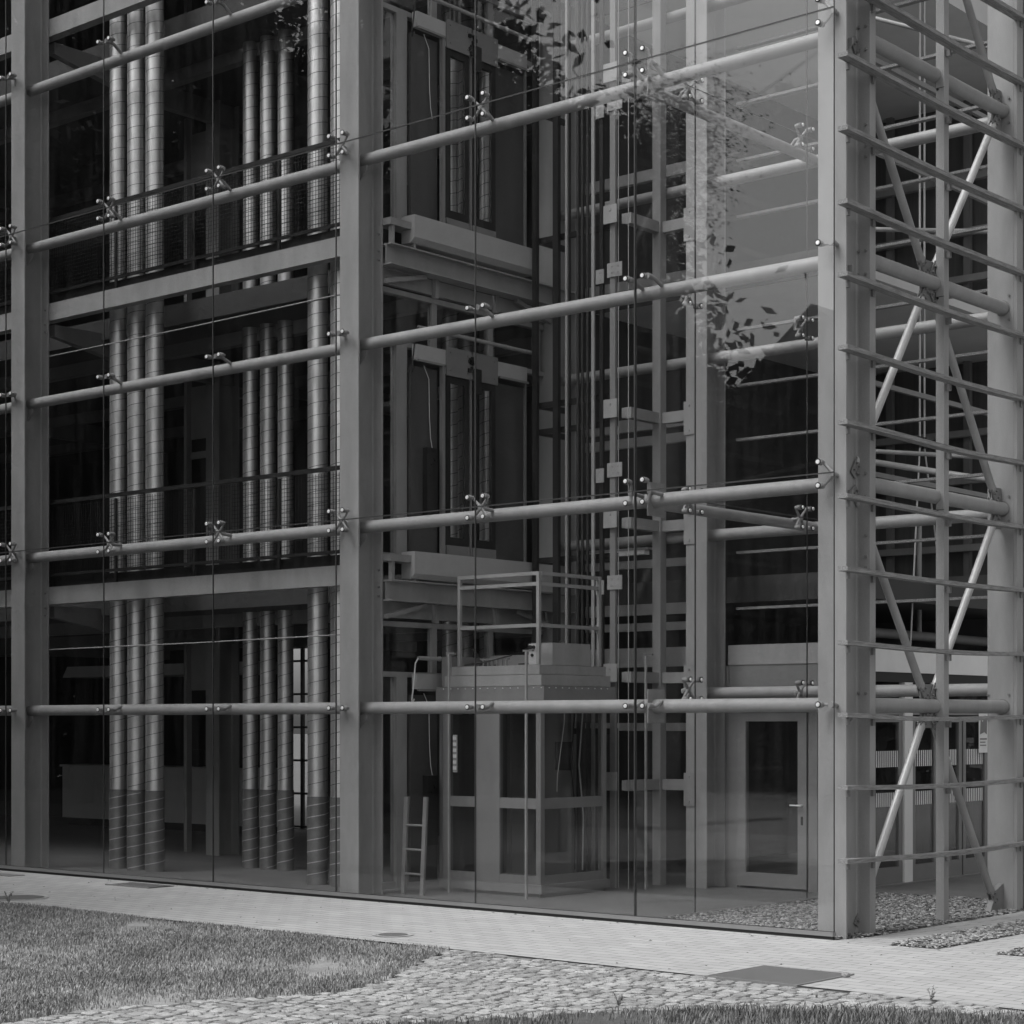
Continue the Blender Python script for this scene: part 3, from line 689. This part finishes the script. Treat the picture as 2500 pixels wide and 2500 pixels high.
# guard rail on roof
for x, y in ((-.03,0),(-1.23,0),(-.01,1.09)): cb('guard_post', STEEL, x-.02, x+.02, y-.02, y+.02, 2.665, 3.72)
for z in (3.70, 3.58, 3.11): cb('guard_rail', STEEL, -1.21,-.05,-.015,.015,z-.02,z+.02); cb('guard_rail', STEEL, -.03,.0,.021,1.07,z-.02,z+.02)
cb('mirror_door', DARKP, -W_-.001+.005,-W_+.04,.1,D_-.1,.2,2.1)
mb = MB(); mb.tube([(-.05,.5,2.4),(-.06,.5,2.0),(-.2,.55,1.4),(-.25,.6,1.2)],.006,5); mb.build('hanging_cable', CABLE, C)
# floor-mounted shaft glass edge posts
for (x, y, lab) in ((-5.88,1.20,'slim steel post left of the lift car'),(-4.64,1.12,'slim steel post in front of the lift car corner'),(-4.40,3.05,'slim steel post right of the lift car')):
    o = thing('slim_post', lab, 'post', (x, y, .02), 'slim floor-to-head posts around the lift')
    mb = MB(); mb.box(-.012,.012,-.012,.012,0,2.78); mb.build('post', STEEL, o); mb = MB(); mb.box(-.04,.10,-.015,.015,2.78,2.80); mb.build('head_plate', ALU, o)

# ladder
o = thing('ladder', 'short aluminium ladder leaning beside the lift landing', 'ladder', (-6.16, .72, .02))
for s in (0, .30): mb = MB(); mb.bar((s,0,0),(s+.02,.04,1.13),.055,.03,(0,1,0)); mb.build('stile', ALU, o)
for k in range(4): mb = MB(); mb.cyl((.0+.005*k,.01*k+.005,.24+k*.28),(.30+.005*k,.01*k+.005,.24+k*.28),.014,10); mb.build('rung', ALU, o) if k < 3 else None

# ------------------------------------------------------------------ ducts
def duct(x, y, r, lab, grp, z1=13.0):
    o = thing('spiral_duct', lab, 'duct', (x, y, .02), grp)
    mb = MB(); mb.cyl((0,0,1.05),(0,0,z1),r,28); mb.build('duct_pipe', GALV, o)
    mb = MB(); mb.cyl((0,0,0),(0,0,1.08),r+.007,28); sl = mb.build('sleeve', SLEEVE, o)
    def helix(z0, z1, pitch, rr, wd, ph):
        n = int((z1-z0)/pitch*24); V = []; F = []
        for i in range(n+1):
            a_ = 2*math.pi*i/24+ph; z = z0+i*pitch/24
            V += [(rr*math.cos(a_), rr*math.sin(a_), z-wd), ((rr+.003)*math.cos(a_), (rr+.003)*math.sin(a_), z), (rr*math.cos(a_), rr*math.sin(a_), z+wd)]
            if i: F += [(3*i-3,3*i,3*i+1,3*i-2),(3*i-2,3*i+1,3*i+2,3*i-1)]
        return MB().add(V, F, True)
    ph = random.uniform(0, 6)
    helix(1.12, z1, .155, r, .0045, ph).build('spiral_seam', SEAMD, o)
    helix(.03, 1.05, .14, r+.007, .006, ph).build('sleeve_seam', GALVB, sl)
    return o
g1 = 'front ducts by the left column'; g2 = 'front ducts left of the middle column'; g3 = 'thinner ducts deeper in the hall'
duct(-11.82,1.05,.112,'left of the three front ducts near the left column',g1)
duct(-11.43,1.05,.118,'middle of the three front ducts near the left column',g1)
duct(-11.04,1.05,.122,'right of the three front ducts near the left column',g1)
duct(-7.90,1.03,.125,'wide duct standing clear, just left of the middle column',g2)
duct(-7.50,1.03,.125,'wide duct cut off by the middle column flange',g2)
duct(-10.54,2.3,.105,'left of the three ducts deeper in the hall',g3)
duct(-10.19,2.3,.105,'middle of the three ducts deeper in the hall',g3)
duct(-9.84,2.3,.105,'right of the three ducts deeper in the hall',g3)
duct(-7.3,2.78,.10,'left duct seen through the lift door glass','ducts behind the lift doors')
duct(-7.3,3.07,.10,'middle duct seen through the lift door glass','ducts behind the lift doors')
duct(-7.3,3.50,.10,'right duct seen through the lift door glass','ducts behind the lift doors')

# ------------------------------------------------------------------ balustrades
def balustrade(x0, x1, fz, lab):
    o = thing('balustrade', lab, 'railing', (x0, .63, fz+.01), 'wire mesh balustrades behind the glass')
    Lx = x1-x0
    mb = MB(); mb.box(0,Lx,-.02,.02,1.14,1.19); mb.build('handrail', BLACKST, o)
    mb = MB(); mb.box(0,Lx,-.015,.015,.15,.19); mb.box(0,Lx,.05,.07,0,.14); mb.build('bottom_rail', BLACKST, o)
    n = 4
    for xx in (-11.323,-9.74,-8.161,-14.5,-16,-17.6):
        if x0 < xx < x1: mb = MB(); mb.box(xx-x0-.02,xx-x0+.02,-.014,.014,-.02,1.12); mb.build('baluster', BLACKST, o)
    mb = MB(); x = .03; t_ = .0022
    while x < Lx: mb.box(x-t_,x+t_,-t_,t_,.19,1.12); x += .05
    z = .24
    while z < 1.1: mb.box(0,Lx,-t_-.003,t_-.003,z-t_,z+t_); z += .05
    mb.build('wire_mesh', BLACKST, o)
balustrade(-12.75,-6.5,3.85,'first-floor mesh balustrade between the two front columns')
balustrade(-12.75,-6.5,7.73,'second-floor mesh balustrade behind the third tube')
balustrade(-18.8,-13.0,3.85,'first-floor mesh balustrade left of the left column')
balustrade(-18.8,-13.0,7.73,'second-floor mesh balustrade left of the left column')

# thin tie lines in the duct bay (cables)
for z, lab in ((3.02,'slack tie cable crossing the ducts on the ground floor'),(7.02,'tie cable crossing the ducts on the first floor')):
    mb = MB(); mb.tube([(-12.6,.50,z-.02),(-9.6,.50,z-.01),(-6.65,.50,z+.02)],.008,6); one('tie_cable', mb, STEEL, lab, 'cable')

# hall furniture
o = thing('reception_desk', 'pale reception desk deep in the dark hall', 'desk', (-19.0, 7.6, .02))
mb = MB(); mb.box(-2.9,2.9,0,.55,.14,1.13); mb.build('front', WHITE2, o); mb = MB(); mb.box(-2.95,2.95,-.03,.6,1.13,1.17); mb.build('desktop', WHITE2, o); mb = MB(); mb.box(-2.8,2.8,.06,.5,0,.139); mb.build('plinth', BLACKST, o)
for x, w1, h1, lab in ((-18.2,.42,.27,'smaller black screen on the desk'),(-17.0,.5,.5,'larger black screen on the right end of the desk')):
    o = thing('monitor', lab, 'screen', (x,7.85,1.19))
    mb = MB(); mb.box(-w1/2,w1/2,-.02,.02,.05,h1+.05); mb.build('screen', SCREEN, o); mb = MB(); mb.box(-.04,.04,-.02,.02,0,.05); mb.box(-.1,.1,-.07,.07,0,.008); mb.build('stand', SCREEN, o)
o = thing('bulkhead_panel', 'long pale panel hanging over the reception desk', 'panel', (-20.95, 6.9, 2.86))
mb = MB(); mb.prism([(0,0),(5.4,0),(5.4,.20),(.14,.20)], lambda u, v, a_: (u, a_, v), 0, .9); q = mb.build('panel', WHITE2, o); fixn(q)
mb = MB(); mb.cyl((.6,.4,.20),(.6,.4,.65),.01,8); mb.cyl((4.8,.4,.20),(4.8,.4,.65),.01,8); mb.build('hanger_rod', STEEL, o)
# glazed partition posts inside
for x, y, wd in ((-13.75,3.9,.07),):
    mb = MB(); mb.box(x-wd/2,x+wd/2,y-.05,y+.05,0,13.2); mb.build('partition_post', STEEL, B)
for fz in (0,3.85,7.73):
    mb = MB(); mb.box(-12.4,-12.34,3.9,3.98,fz,fz+3.4); mb.box(-12.0,-11.95,3.9,3.98,fz,fz+3.4); mb.build('partition_post', STEEL, B)
    mb = MB(); mb.box(-13.7,-12.99,3.91,3.96,fz+2.2,fz+2.3); mb.box(-13.7,-12.99,3.92,3.95,fz+2.5,fz+3.3); mb.build('transom_panel', STEEL, B)

# ------------------------------------------------------------------ vestibule: back wall y=4 with glass door, canopy, entrance doors x=-2.48
cb2 = lambda nm, m, x0, x1, y0, y1, z0, z1, par=B: MB().box(x0, x1, y0, y1, z0, z1).build(nm, m, par)
cb2('canopy_fascia', STEEL, -3.88,-2.505,4.02,4.10,2.70,2.94); cb2('canopy_underside', STEELD, -3.88,-2.50,4.03,4.09,2.30,2.699)
cb2('canopy_fascia', WHITE, -2.50,-2.44,4.10,11.3,2.62,2.90); cb2('canopy_soffit', BLACKST, -2.498,-2.45,4.11,11.3,2.50,2.618)
cb2('canopy_fascia', STEEL, -6.2,-4.22,4.02,4.10,2.70,2.94)
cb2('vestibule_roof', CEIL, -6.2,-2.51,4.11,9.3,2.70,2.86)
D = cb2('door_frame', ALU, -3.86,-3.74,4.0,4.10,.02,2.28); cb2('door_frame', ALU, -2.74,-2.62,4.0,4.10,.02,2.28); cb2('door_frame', ALU, -3.739,-2.741,4.0,4.10,2.14,2.28)
# the leaf
leaf = MB(); x0, x1, z0, z1, fw = -3.725, -2.755, .05, 2.12, .12
leaf.box(x0,x0+fw,3.98,4.05,z0,z1); leaf.box(x1-fw,x1,3.98,4.05,z0,z1); leaf.box(x0+fw,x1-fw,3.98,4.05,z0,z0+.16); leaf.box(x0+fw,x1-fw,3.98,4.05,z1-.10,z1)
leaf = leaf.build('glazed_door', ALU, B); cb2('door_glass', GLASSD, x0+fw,x1-fw,4.01,4.02,z0+.16,z1-.10, leaf)
hm = MB(); hm.cyl((x1-.06,3.98,1.03),(x1-.06,3.93,1.03),.012,8); hm.cyl((x1-.06,3.935,1.03),(x1-.20,3.935,1.03),.010,8); hm.build('handle', CHROME, leaf)
cb2('lock_plate', BLACKST, x1-.075,x1-.045,3.975,3.979,.80,.90, leaf)
cb2('side_panel', STEELD, -4.0,-3.87,4.02,4.06,0.02,2.69); cb2('side_panel', GLASSD, -2.615,-2.48,4.04,4.05,0.02,2.28)
cb2('corner_post', ALU, -2.52,-2.44,4.0,4.095,0.02,2.5)
# entrance doors along x=-2.48
def ent(y0, y1, nm='entrance_door', top=2.08, z0=.04, fw=.075, glassm=GLASSD):
    mb = MB(); x0, x1 = -2.51, -2.46
    mb.box(x0,x1,y0,y0+fw,z0,top); mb.box(x0,x1,y1-fw,y1,z0,top); mb.box(x0,x1,y0+fw,y1-fw,z0,z0+.2); mb.box(x0,x1,y0+fw,y1-fw,top-.07,top)
    o = mb.build(nm, ALU, B); cb2('door_glass', glassm, -2.49,-2.48,y0+fw,y1-fw,z0+.2,top-.07, o)
    for zz in ((1.46,1.66),(.98,1.15)):
        st = MB(); yy = y0+fw+.02
        while yy < y1-fw-.03: st.box(-2.4785,-2.4765,yy,yy+.025,zz[0],zz[1]); yy += .05
        st.build('safety_stripes', WHITE, o)
    return o
for y0, y1 in ((4.15,4.85),(4.87,5.72),(5.98,6.62),(6.64,7.28),(7.32,8.0),(8.02,8.8)): ent(y0, y1)
cb2('entrance_post', WHITE, -2.52,-2.44,5.75,5.95,.02,2.5); cb2('entrance_head', ALU, -2.50,-2.46,4.12,11.2,2.10,2.22)
cb2('entrance_fanlight', GLASSD, -2.485,-2.475,4.12,11.2,2.22,2.49); cb2('threshold', ALU, -2.53,-2.40,4.12,11.2,.021,.038)
o = thing('poster', 'small pale poster stuck to the entrance glass near the far column', 'poster', (-2.45, 7.86, 1.63))
mb = MB(); mb.box(0,.004,-.13,.13,-.02,.50); mb.build('sheet', WHITE, o); mb = MB(); mb.prism([(-.10,.22),(.02,.25),(.09,.22),(.10,.40),(.04,.47),(-.03,.38),(-.08,.44)], lambda u, v, a_: (a_, u, v), .005, .007); mb.box(.005,.007,-.10,.09,.15,.17); mb.box(.005,.007,-.10,.05,.11,.125); mb.box(.005,.007,-.10,.07,.07,.085); mb.build('print', STEELD, o)

# upper side wall (x = -2.5) frames and interior seen through the braced bay
for y in (4.55, 6.8, 9.1, 11.3): cb2('mullion', STEELD, -2.53,-2.47,y-.04,y+.04,2.94,TOP)
for z in (5.0,6.1,8.9,10.0): cb2('transom', STEELD, -2.525,-2.475,4.59,11.26,z-.03,z+.03)
# rear slats between the rear columns
for z in (3.39,4.07,4.75,5.44,6.10,6.78,7.48,8.15,8.83,9.52,10.2):
    mb = MB(); mb.box(-3.86,-.27,4.16,4.24,z-.015,z+.015); mb.build('rear_slat', WOOD, B)['label'] = 'straight timber slat on the rear line'
for z in (4.6,5.6,6.3,8.6,9.3,10.1):
    cb2('rear_rail', STEEL, -6.4,-2.6,10.7,10.8,z-.05,z+.05)
for x in (-5.5,-4.2,-3.0): cb2('rear_post', STEELD, x-.05,x+.05,10.81,10.9,2.95,TOP-.2)
cb2('rear_parapet', STEELD, -6.4,-2.6,10.3,10.4,2.95,4.15)
# wood-clad panels between the floors at the rear of the corner bay
cb2('rear_cladding', CLAD, -6.49,-2.56,11.0,11.1,.03,TOP)

# braces
def brace(p0, p1, shiny, lab):
    p0 = Vector(p0); p1 = Vector(p1); d = (p1-p0).normalized()
    a_ = p0+d*.24; b_ = p1-d*.24
    mb = MB(); mb.cyl(a_, b_, .041, 18); mb.cyl(a_, a_-d*.05, .041, 18, r1=.02); mb.cyl(b_, b_+d*.05, .041, 18, r1=.02)
    o = mb.build('diagonal_brace', GALVB if shiny else STEEL, B); o['label'] = lab
    for q, s in ((a_, -1), (b_, 1)):
        gm = MB(); dd = d*s
        side = Vector((1,0,0)).cross(dd).normalized()
        for off in (-.018, .018):
            gm.bar(q+Vector((off,0,0))-dd*.02, q+Vector((off,0,0))+dd*.17, .10, .010, (1,0,0))
        for t_ in (.04,.12):
            for sd_ in (-.025,.025): gm.cyl(q+dd*t_+side*sd_+Vector((.02,0,0)), q+dd*t_+side*sd_+Vector((.045,0,0)), .012, 6)
        gm.build('fork_plate', STEELD, o)
Xb = -.11
nodes = {0:(Xb,1.985,2.17),1:(Xb,3.54,4.28),2:(Xb,1.985,6.42),3:(Xb,3.55,8.52),-1:(Xb,.45,4.28),-2:(Xb,.45,8.52)}
brace((Xb,.52,.02),nodes[0],True,'bright brace rising to the lowest node'); brace((Xb,3.50,.02),nodes[0],False,'dull brace running down to the far column foot')
brace(nodes[0],nodes[1],True,'bright brace from the lowest node up to the far column'); brace(nodes[0],nodes[-1],False,'dull brace from the lowest node up behind the corner column')
brace(nodes[-1],nodes[2],True,'bright brace rising to the upper node'); brace(nodes[1],nodes[2],False,'dull brace from far column up to the upper node')
brace(nodes[2],nodes[3],True,'bright brace from upper node to far column'); brace(nodes[2],nodes[-2],False,'dull brace from upper node to corner column')
brace(nodes[3],(Xb,1.985,10.6),False,'dull brace leaving the top of the photo')
for k, s in ((0,1),(2,1),(1,0),(3,0)):
    c = nodes[k]; mb = MB(); mb.box(c[0]-.006,c[0]+.006,c[1]-.16,min(c[1]+.16,3.595),c[2]-.22,c[2]+.22); mb.build('node_plate', STEELD, B)
mb = MB(); mb.prism([(3.3,0),(3.62,0),(3.62,.3),(3.42,.22)], lambda u, v, a_: (a_, u, v), Xb-.03, Xb+.03); q = mb.build('brace_shoe', STEELD, B); fixn(q)

# slat screen: mullions + bowed timber slats
for y, lab in ((.665,'mullion against the corner column'),(2.14,'free-standing mullion in the middle of the braced bay'),(3.68,'mullion against the far column'),(4.12,None)):
    mb = MB(); wx = .035; dx = -.0
    if y == 2.14: mb.box(-.075,.015,y-.05,y+.05,-.03,TOP)
    elif y == .665: mb.box(-.03,.03,.607,.70,-.03,TOP)
    elif y == 3.68: mb.box(.037,.075,3.60,3.74,-.03,TOP)
    else: mb.box(-.09,.03,4.06,4.17,-.03,TOP)
    o = mb.build('slat_post', STEEL, B)
    if lab: o['label'] = lab
    if y == 2.14:
        jm = MB()
        for z in (4.28, 8.52, 2.17, 6.42):
            jm.box(-.0755-.002,.0175,y-.052,y-.0505,z-.14,z-.135)
            for dz in (-.09,.03):
                jm.cyl((-.055,y-.05,z-.06+dz),(-.055,y-.062,z-.06+dz),.012,8)
        jm.build('splice', BLACKST, o)
SZ = [.728,1.405,2.07,2.738,3.42,4.09,4.765,5.45,6.12,6.785,7.462,8.136,8.81,9.49,10.16]
for k, z in enumerate(SZ):
    mb = MB(); n = 28; x0, x1, th = .040, .145, .042; V = []; F = []
    jig = [random.uniform(-.004,.004) for _ in range(3)]
    for i in range(n+1):
        y = -.012+i*(6.4+.012)/n
        # sags between its fixings and bows outward slightly
        sag = -.030*math.sin(math.pi*min(max(y/4.1,0),1))**1.2 + jig[0]*math.sin(y*2+k)
        bow = .014*math.sin(math.pi*min(max(y/4.1,0),1))
        V += [(x0+bow,y,z+sag-th/2),(x1+bow,y,z+sag-th/2),(x1+bow,y,z+sag+th/2),(x0+bow,y,z+sag+th/2)]
        if i:
            a_ = 4*(i-1); c_ = 4*i
            for q in range(4): F.append((a_+q, a_+(q+1)%4, c_+(q+1)%4, c_+q))
    F += [(3,2,1,0), (4*n,4*n+1,4*n+2,4*n+3)]
    mb.add(V, F); o = mb.build('timber_slat', WOOD, B); fixn(o)
    for yb in (.16, .62, 2.14, 3.68):
        sg = -.030*math.sin(math.pi*yb/4.1)**1.2; bk = MB()
        xa, xb = (.0755,.09) if yb == 3.68 else ((.036,.062) if yb == .16 else (.031 if yb == .62 else .016, .062))
        bk.box(xa, xb, yb-.02, yb+.02, z+sg-.085, z+sg-.0215)
        bk.build('slat_bracket', STEELD, o)

# pipework on the vestibule roof
o = thing('sprinkler_pipes', 'grey pipework with valves lying on top of the entrance vestibule', 'pipes', (-3.3, 6.2, 2.9))
mb = MB(); mb.cyl((0,-.9,.27),(0,4.6,.24),.065,16); mb.build('main_pipe', STEEL, o)
mb = MB(); mb.cyl((.1,-.9,.78),(.1,4.6,.76),.03,12); mb.build('upper_pipe', STEEL, o)
mb = MB(); mb.cyl((.1,-.9,1.02),(.1,4.6,.96),.03,12); mb.build('upper_pipe', STEEL, o)
for y, z1 in ((-.5,1.3),(1.5,1.75),(3.9,1.0)): mb = MB(); mb.cyl((0,y,.3),(0,y,z1),.035,12); mb.build('riser', STEEL, o)
mb = MB(); mb.cyl((0,1.5,1.74),(0,.4,1.74),.025,10); mb.build('upper_pipe', STEEL, o)
for y in (.3,1.9,3.3): mb = MB(); mb.cyl((.1,y,.77),(.1,y+.09,.77),.05,10); mb.cyl((.1,y+.045,.79),(.1,y+.045,.90),.015,8); mb.cyl((.1,y+.045,.90),(.1,y+.045,.91),.045,12); mb.build('valve', BLACKST, o)
for dy, lab in ((0,'left of the two bright hanging rods'),(.12,'right of the two bright hanging rods')):
    o = thing('hanging_rod', lab, 'rod', (-2.62, 6.46+dy, 0), 'pair of bright rods hanging in the braced bay')
    mb = MB(); mb.cyl((0,0,5.6),(0,0,13),.014,10); mb.build('upper_rod', GALVB, o)
    mb = MB(); mb.cyl((0,0,5.5),(-.05,-.15 if dy == 0 else .75,2.98),.012,10); mb.build('lower_rod', GALVB, o)
    mb = MB(); mb.cyl((0,0,5.48),(0,0,5.62),.03,10); mb.build('coupler', BLACKST, o)
for z0, z1, r_, lab in ((5.23,4.90,.026,'pale strut just above the second tube, braced bay'),(5.12,4.62,.038,'thicker strut just below the pale one at the second tube'),(7.85,7.40,.026,'pale strut in the middle of the braced bay'),(10.4,9.35,.026,'pale strut at the top of the braced bay')):
    mb = MB(); mb.cyl((-2.44,4.58,z0),(-.25,4.32,z1),r_,12); one('wind_strut', mb, STEEL, lab, 'strut', 'thin struts behind the bracing')

# ------------------------------------------------------------------ small things on the forecourt
def checker(name, g):
    m = mat(name, g, .55, metal=.4, var=.15, scale=6)
    t = m.node_tree; N = t.nodes; L = t.links; b = N['Principled BSDF']
    tc = N.new('ShaderNodeTexCoord'); v = N.new('ShaderNodeTexVoronoi'); v.inputs['Scale'].default_value = 30; v.inputs['Randomness'].default_value = .05
    L.new(tc.outputs['Object'], v.inputs[0]); bp = N.new('ShaderNodeBump'); bp.inputs['Strength'].default_value = .8; bp.inputs['Distance'].default_value = .006
    L.new(v.outputs['Distance'], bp.inputs['Height']); L.new(bp.outputs[0], b.inputs['Normal']); return m
CHK = checker('chequer_plate', .13)
o = thing('access_cover', 'square dark chequered cover where paving meets cobbles', 'cover', (.98,-2.47,0))
mb = MB(); mb.box(-.405,.405,-.405,.405,-.02,.008); mb.build('plate', CHK, o)
mb = MB(); 
for q in ((-.425,.425,-.425,-.406),(-.425,.425,.406,.425),(-.425,-.406,-.4055,.4055),(.406,.425,-.4055,.4055)): mb.box(*q,-.02,.010)
mb.build('rim', STEELD, o)
def manhole(x, y, r, lab):
    o = thing('manhole_cover', lab, 'cover', (x,y,0)); mb = MB(); mb.cyl((0,0,-.02),(0,0,.008),r,36); mb.build('lid', CHK, o)
    V = [(rr*math.cos(2*math.pi*i/48), rr*math.sin(2*math.pi*i/48), z) for rr, z in ((r+.008,.006),(r+.06,.006)) for i in range(48)]
    MB().add(V, [(i,(i+1)%48,48+(i+1)%48,48+i) for i in range(48)]).build('concrete_collar', LGREY, o)
manhole(-3.39,-2.33,.135,'small round manhole in a pale collar at the lawn edge')
manhole(-9.35,-2.3,.28,'round manhole in the paving at the left edge of the photo')
o = thing('drain_grate', 'rectangular slotted drain grate in front of the glass, left', 'grate', (-9.6,-.36,0))
mb = MB()
for k in range(14): mb.box(-.38+k*.056,-.38+k*.056+.028,-.17,.17,-.01,.010)
mb.build('bars', STEELD, o); mb = MB(); mb.box(-.42,.42,.171,.20,-.01,.012); mb.box(-.42,.42,-.20,-.171,-.01,.012); mb.build('rim', STEELD, o)
mb = MB(); mb.box(-.42,.42,-.17,.17,-.012,.003); mb.build('pit', SCREEN, o)
o = thing('linear_drain', 'flat light drain strip at the foot of the glass, far left', 'grate', (-12.4,-.45,0)); mb = MB(); mb.box(-.4,.4,-.12,.12,-.01,.008); mb.build('plate', STEELD, o)
mb = MB()
for k in range(150):
    x = random.uniform(-11, 3.5); y = random.uniform(-2.75, -.06) if k % 3 else -.06-abs(random.gauss(0,.05)); an = random.uniform(0,6.28); sz_ = random.uniform(.008,.022)
    c_, s_ = math.cos(an)*sz_, math.sin(an)*sz_
    mb.add([(x-c_,y-s_,.004),(x+s_*.5,y-c_*.5,.006+random.random()*.006),(x+c_,y+s_,.005),(x-s_*.5,y+c_*.5,.005)],[(0,1,2,3)])
tag(mb.build('leaf_litter', BARK), 'dead leaf scraps scattered over the pale paving', 'litter', kind='stuff')
def weed(x, y, h, n, lab):
    o = thing('weed', lab, 'plant', (x,y,-.01)); ml = MB(); st = MB()
    for k in range(n):
        an = random.uniform(0,6.28); ln = random.uniform(.5,1)*h; tip = Vector((math.cos(an)*ln*.35, math.sin(an)*ln*.35, ln)); st.tube([(0,0,0), tip*.5+Vector((0,0,.02)), tip], .003, 5)
        for j in range(10):
            t_ = .2+.08*j; p = tip*t_; a2 = random.uniform(0,6.28); s = h*.16
            d1 = Vector((math.cos(a2),math.sin(a2),.5))*s; d2 = Vector((-math.sin(a2),math.cos(a2),0))*s*.3
            ml.add([p, p+d1*.5+d2, p+d1, p+d1*.5-d2], [(0,1,2,3)])
    st.build('stem', GRASSM, o); ml.build('leaves', GRASSM, o)
weed(2.55,-2.93,.13,4,'spindly weed at the paving edge, right of the square cover')
weed(1.0,-4.6,.14,6,'bushy weed among cobbles at the bottom edge')
weed(-8.9,-2.75,.16,6,'weed at the far left corner of the lawn edge')
weed(1.85,-3.35,.06,4,'tiny weed in the cobbles near the lower grass')
mb = MB()
bm = bmesh.new(); bmesh.ops.create_icosphere(bm, subdivisions=2, radius=.038)
for v in bm.verts: v.co *= random.uniform(.8,1.1); v.co.z *= .6
me = bpy.data.meshes.new('pebble'); bm.to_mesh(me); bm.free(); me.materials.append(CHIP); o = bpy.data.objects.new('pebble', me); COL.objects.link(o); o.location = (1.42,-2.2,.018); tag(o,'lone stone lying on the pale paving beside the square cover','stone')

# ------------------------------------------------------------------ surroundings that the glass reflects (they stand in front of the building, outside the view)
def tree(x, y, h, cr, nl, seed, lab, z_low=.35, leaf=.10, gap=.5):
    rd = random.Random(seed); o = thing('broadleaf_tree', lab, 'tree', (x,y,-.03), 'trees reflected in the facade')
    tb = MB(); tb.tube([(0,0,0),(.1,.05,h*.2),(.0,.15,h*.4),(.1,.1,h*.75)],[.28,.22,.17,.06],12)
    ends = []
    for k in range(16):
        z0 = h*rd.uniform(.25,.75); an = rd.uniform(0,6.28); L_ = cr*rd.uniform(.6,1.0); z1 = min(h*.97, z0+L_*rd.uniform(.2,.9))
        p0 = Vector((.05,.1,z0)); p1 = Vector((math.cos(an)*L_,math.sin(an)*L_,z1)); pm = (p0+p1)/2+Vector((0,0,.15*L_))
        tb.tube([p0,pm,p1],[.07,.04,.012],6); ends += [pm, p1, (pm+p1)/2, p1+Vector((0,0,.3))]
        for j in range(4):
            q = pm.lerp(p1, rd.random())+Vector((rd.uniform(-1,1),rd.uniform(-1,1),rd.uniform(-.3,.7)))*cr*.3; tb.tube([pm.lerp(p1,.4), q],[.02,.006],5); ends.append(q)
    q = tb.build('trunk', BARK, o)
    E = np.array([tuple(e_) for e_ in ends]); r2 = np.random.default_rng(seed)
    idx = r2.integers(0, len(E), nl); c = E[idx]+r2.normal(0, 1, (nl,3))*np.array([cr*.13, cr*.13, cr*.10])*gap*2
    c[:,2] = np.maximum(c[:,2], h*z_low*.6)
    a1 = r2.normal(0,1,(nl,3)); a1 /= np.linalg.norm(a1,axis=1)[:,None]; a2 = r2.normal(0,1,(nl,3)); a2 -= a1*(a1*a2).sum(1)[:,None]; a2 /= np.linalg.norm(a2,axis=1)[:,None]
    s = (leaf*r2.uniform(.6,1.3,nl))[:,None]
    V = np.stack([c-a1*s, c-a2*s*.5, c+a1*s, c+a2*s*.5],1).reshape(-1,3); F = np.arange(nl*4).reshape(-1,4)
    cr_ = rawmesh('crown', V, F, LEAF); cr_.parent = o
    return o
tree(-9.9,-8.0,12.8,2.9,190000,3,'nearest tree, whose leaves are mirrored above the lift doors', z_low=.1, leaf=.029, gap=.58)
tree(-17.0,-9.5,13,4.6,34000,5,'big dense tree mirrored in front of the ducts', leaf=.13, gap=.7)
tree(-24.5,-7.5,14,5.2,30000,8,'tall tree mirrored in the leftmost panes', leaf=.15, gap=.8)
tree(-21.0,-16.0,15,5.5,34000,11,'tree behind the big one, mirrored over the balustrades', leaf=.16, gap=.8)
tree(-31.0,-15.0,15,5.5,26000,12,'farthest tree mirrored at the left edge', leaf=.18, gap=.8)
# hedge row far away with gabled house, mirrored low in the right-hand panes
def hedge(x0, y0, x1, y1, h, n, seed, lab, s=.22, ramp=1.):
    r2 = np.random.default_rng(seed); t_ = r2.uniform(0,1,n); c = np.stack([x0+(x1-x0)*t_+r2.normal(0,.9,n), y0+(y1-y0)*t_+r2.normal(0,.9,n), r2.uniform(0,1,n)*(h*(1+.18*np.sin(t_*17)+.12*np.sin(t_*41)))*np.minimum(1, ramp+t_*2.2)],1)
    a1 = r2.normal(0,1,(n,3)); a1 /= np.linalg.norm(a1,axis=1)[:,None]; a2 = np.roll(a1,1,0)
    V = np.stack([c-a1*s, c-a2*s*.6, c+a1*s, c+a2*s*.6],1).reshape(-1,3)
    o = rawmesh('hedge', V, np.arange(n*4).reshape(-1,4), LEAF); tag(o, lab, 'hedge')
hedge(-34,-24,-8,-31,9.0,90000,21,'tall hedge mirrored low in the panes near the corner', .13)
hedge(-21.8,-28,-62,-12,30,360000,22,'high dark belt of trees mirrored across the duct hall panes', .22, .38)
hedge(14,38,34,20,19,110000,31,'unseen tree belt added on the right to darken reflections in the return glass', .30)  # added out of view, keeps bright sky out of the return glass reflections
H = thing('gabled_house', 'dark gabled house whose roof is mirrored beside the corner column', 'house', (-21,-35,0))
mb = MB(); mb.box(-5,9,-4,4,0,7.5); mb.build('wall', BUFF, H)
mb = MB(); mb.prism([(-5.6,7.5),(9.6,7.5),(2,13.6)], lambda u, v, a_: (u, a_, v), -4.4, 4.4); q = mb.build('roof', TILE, H); fixn(q)
for k in range(4): mb = MB(); mb.box(-3.8+k*3,-2.6+k*3,4.0,4.03,1.2,2.8); mb.build('window', SCREEN, H)
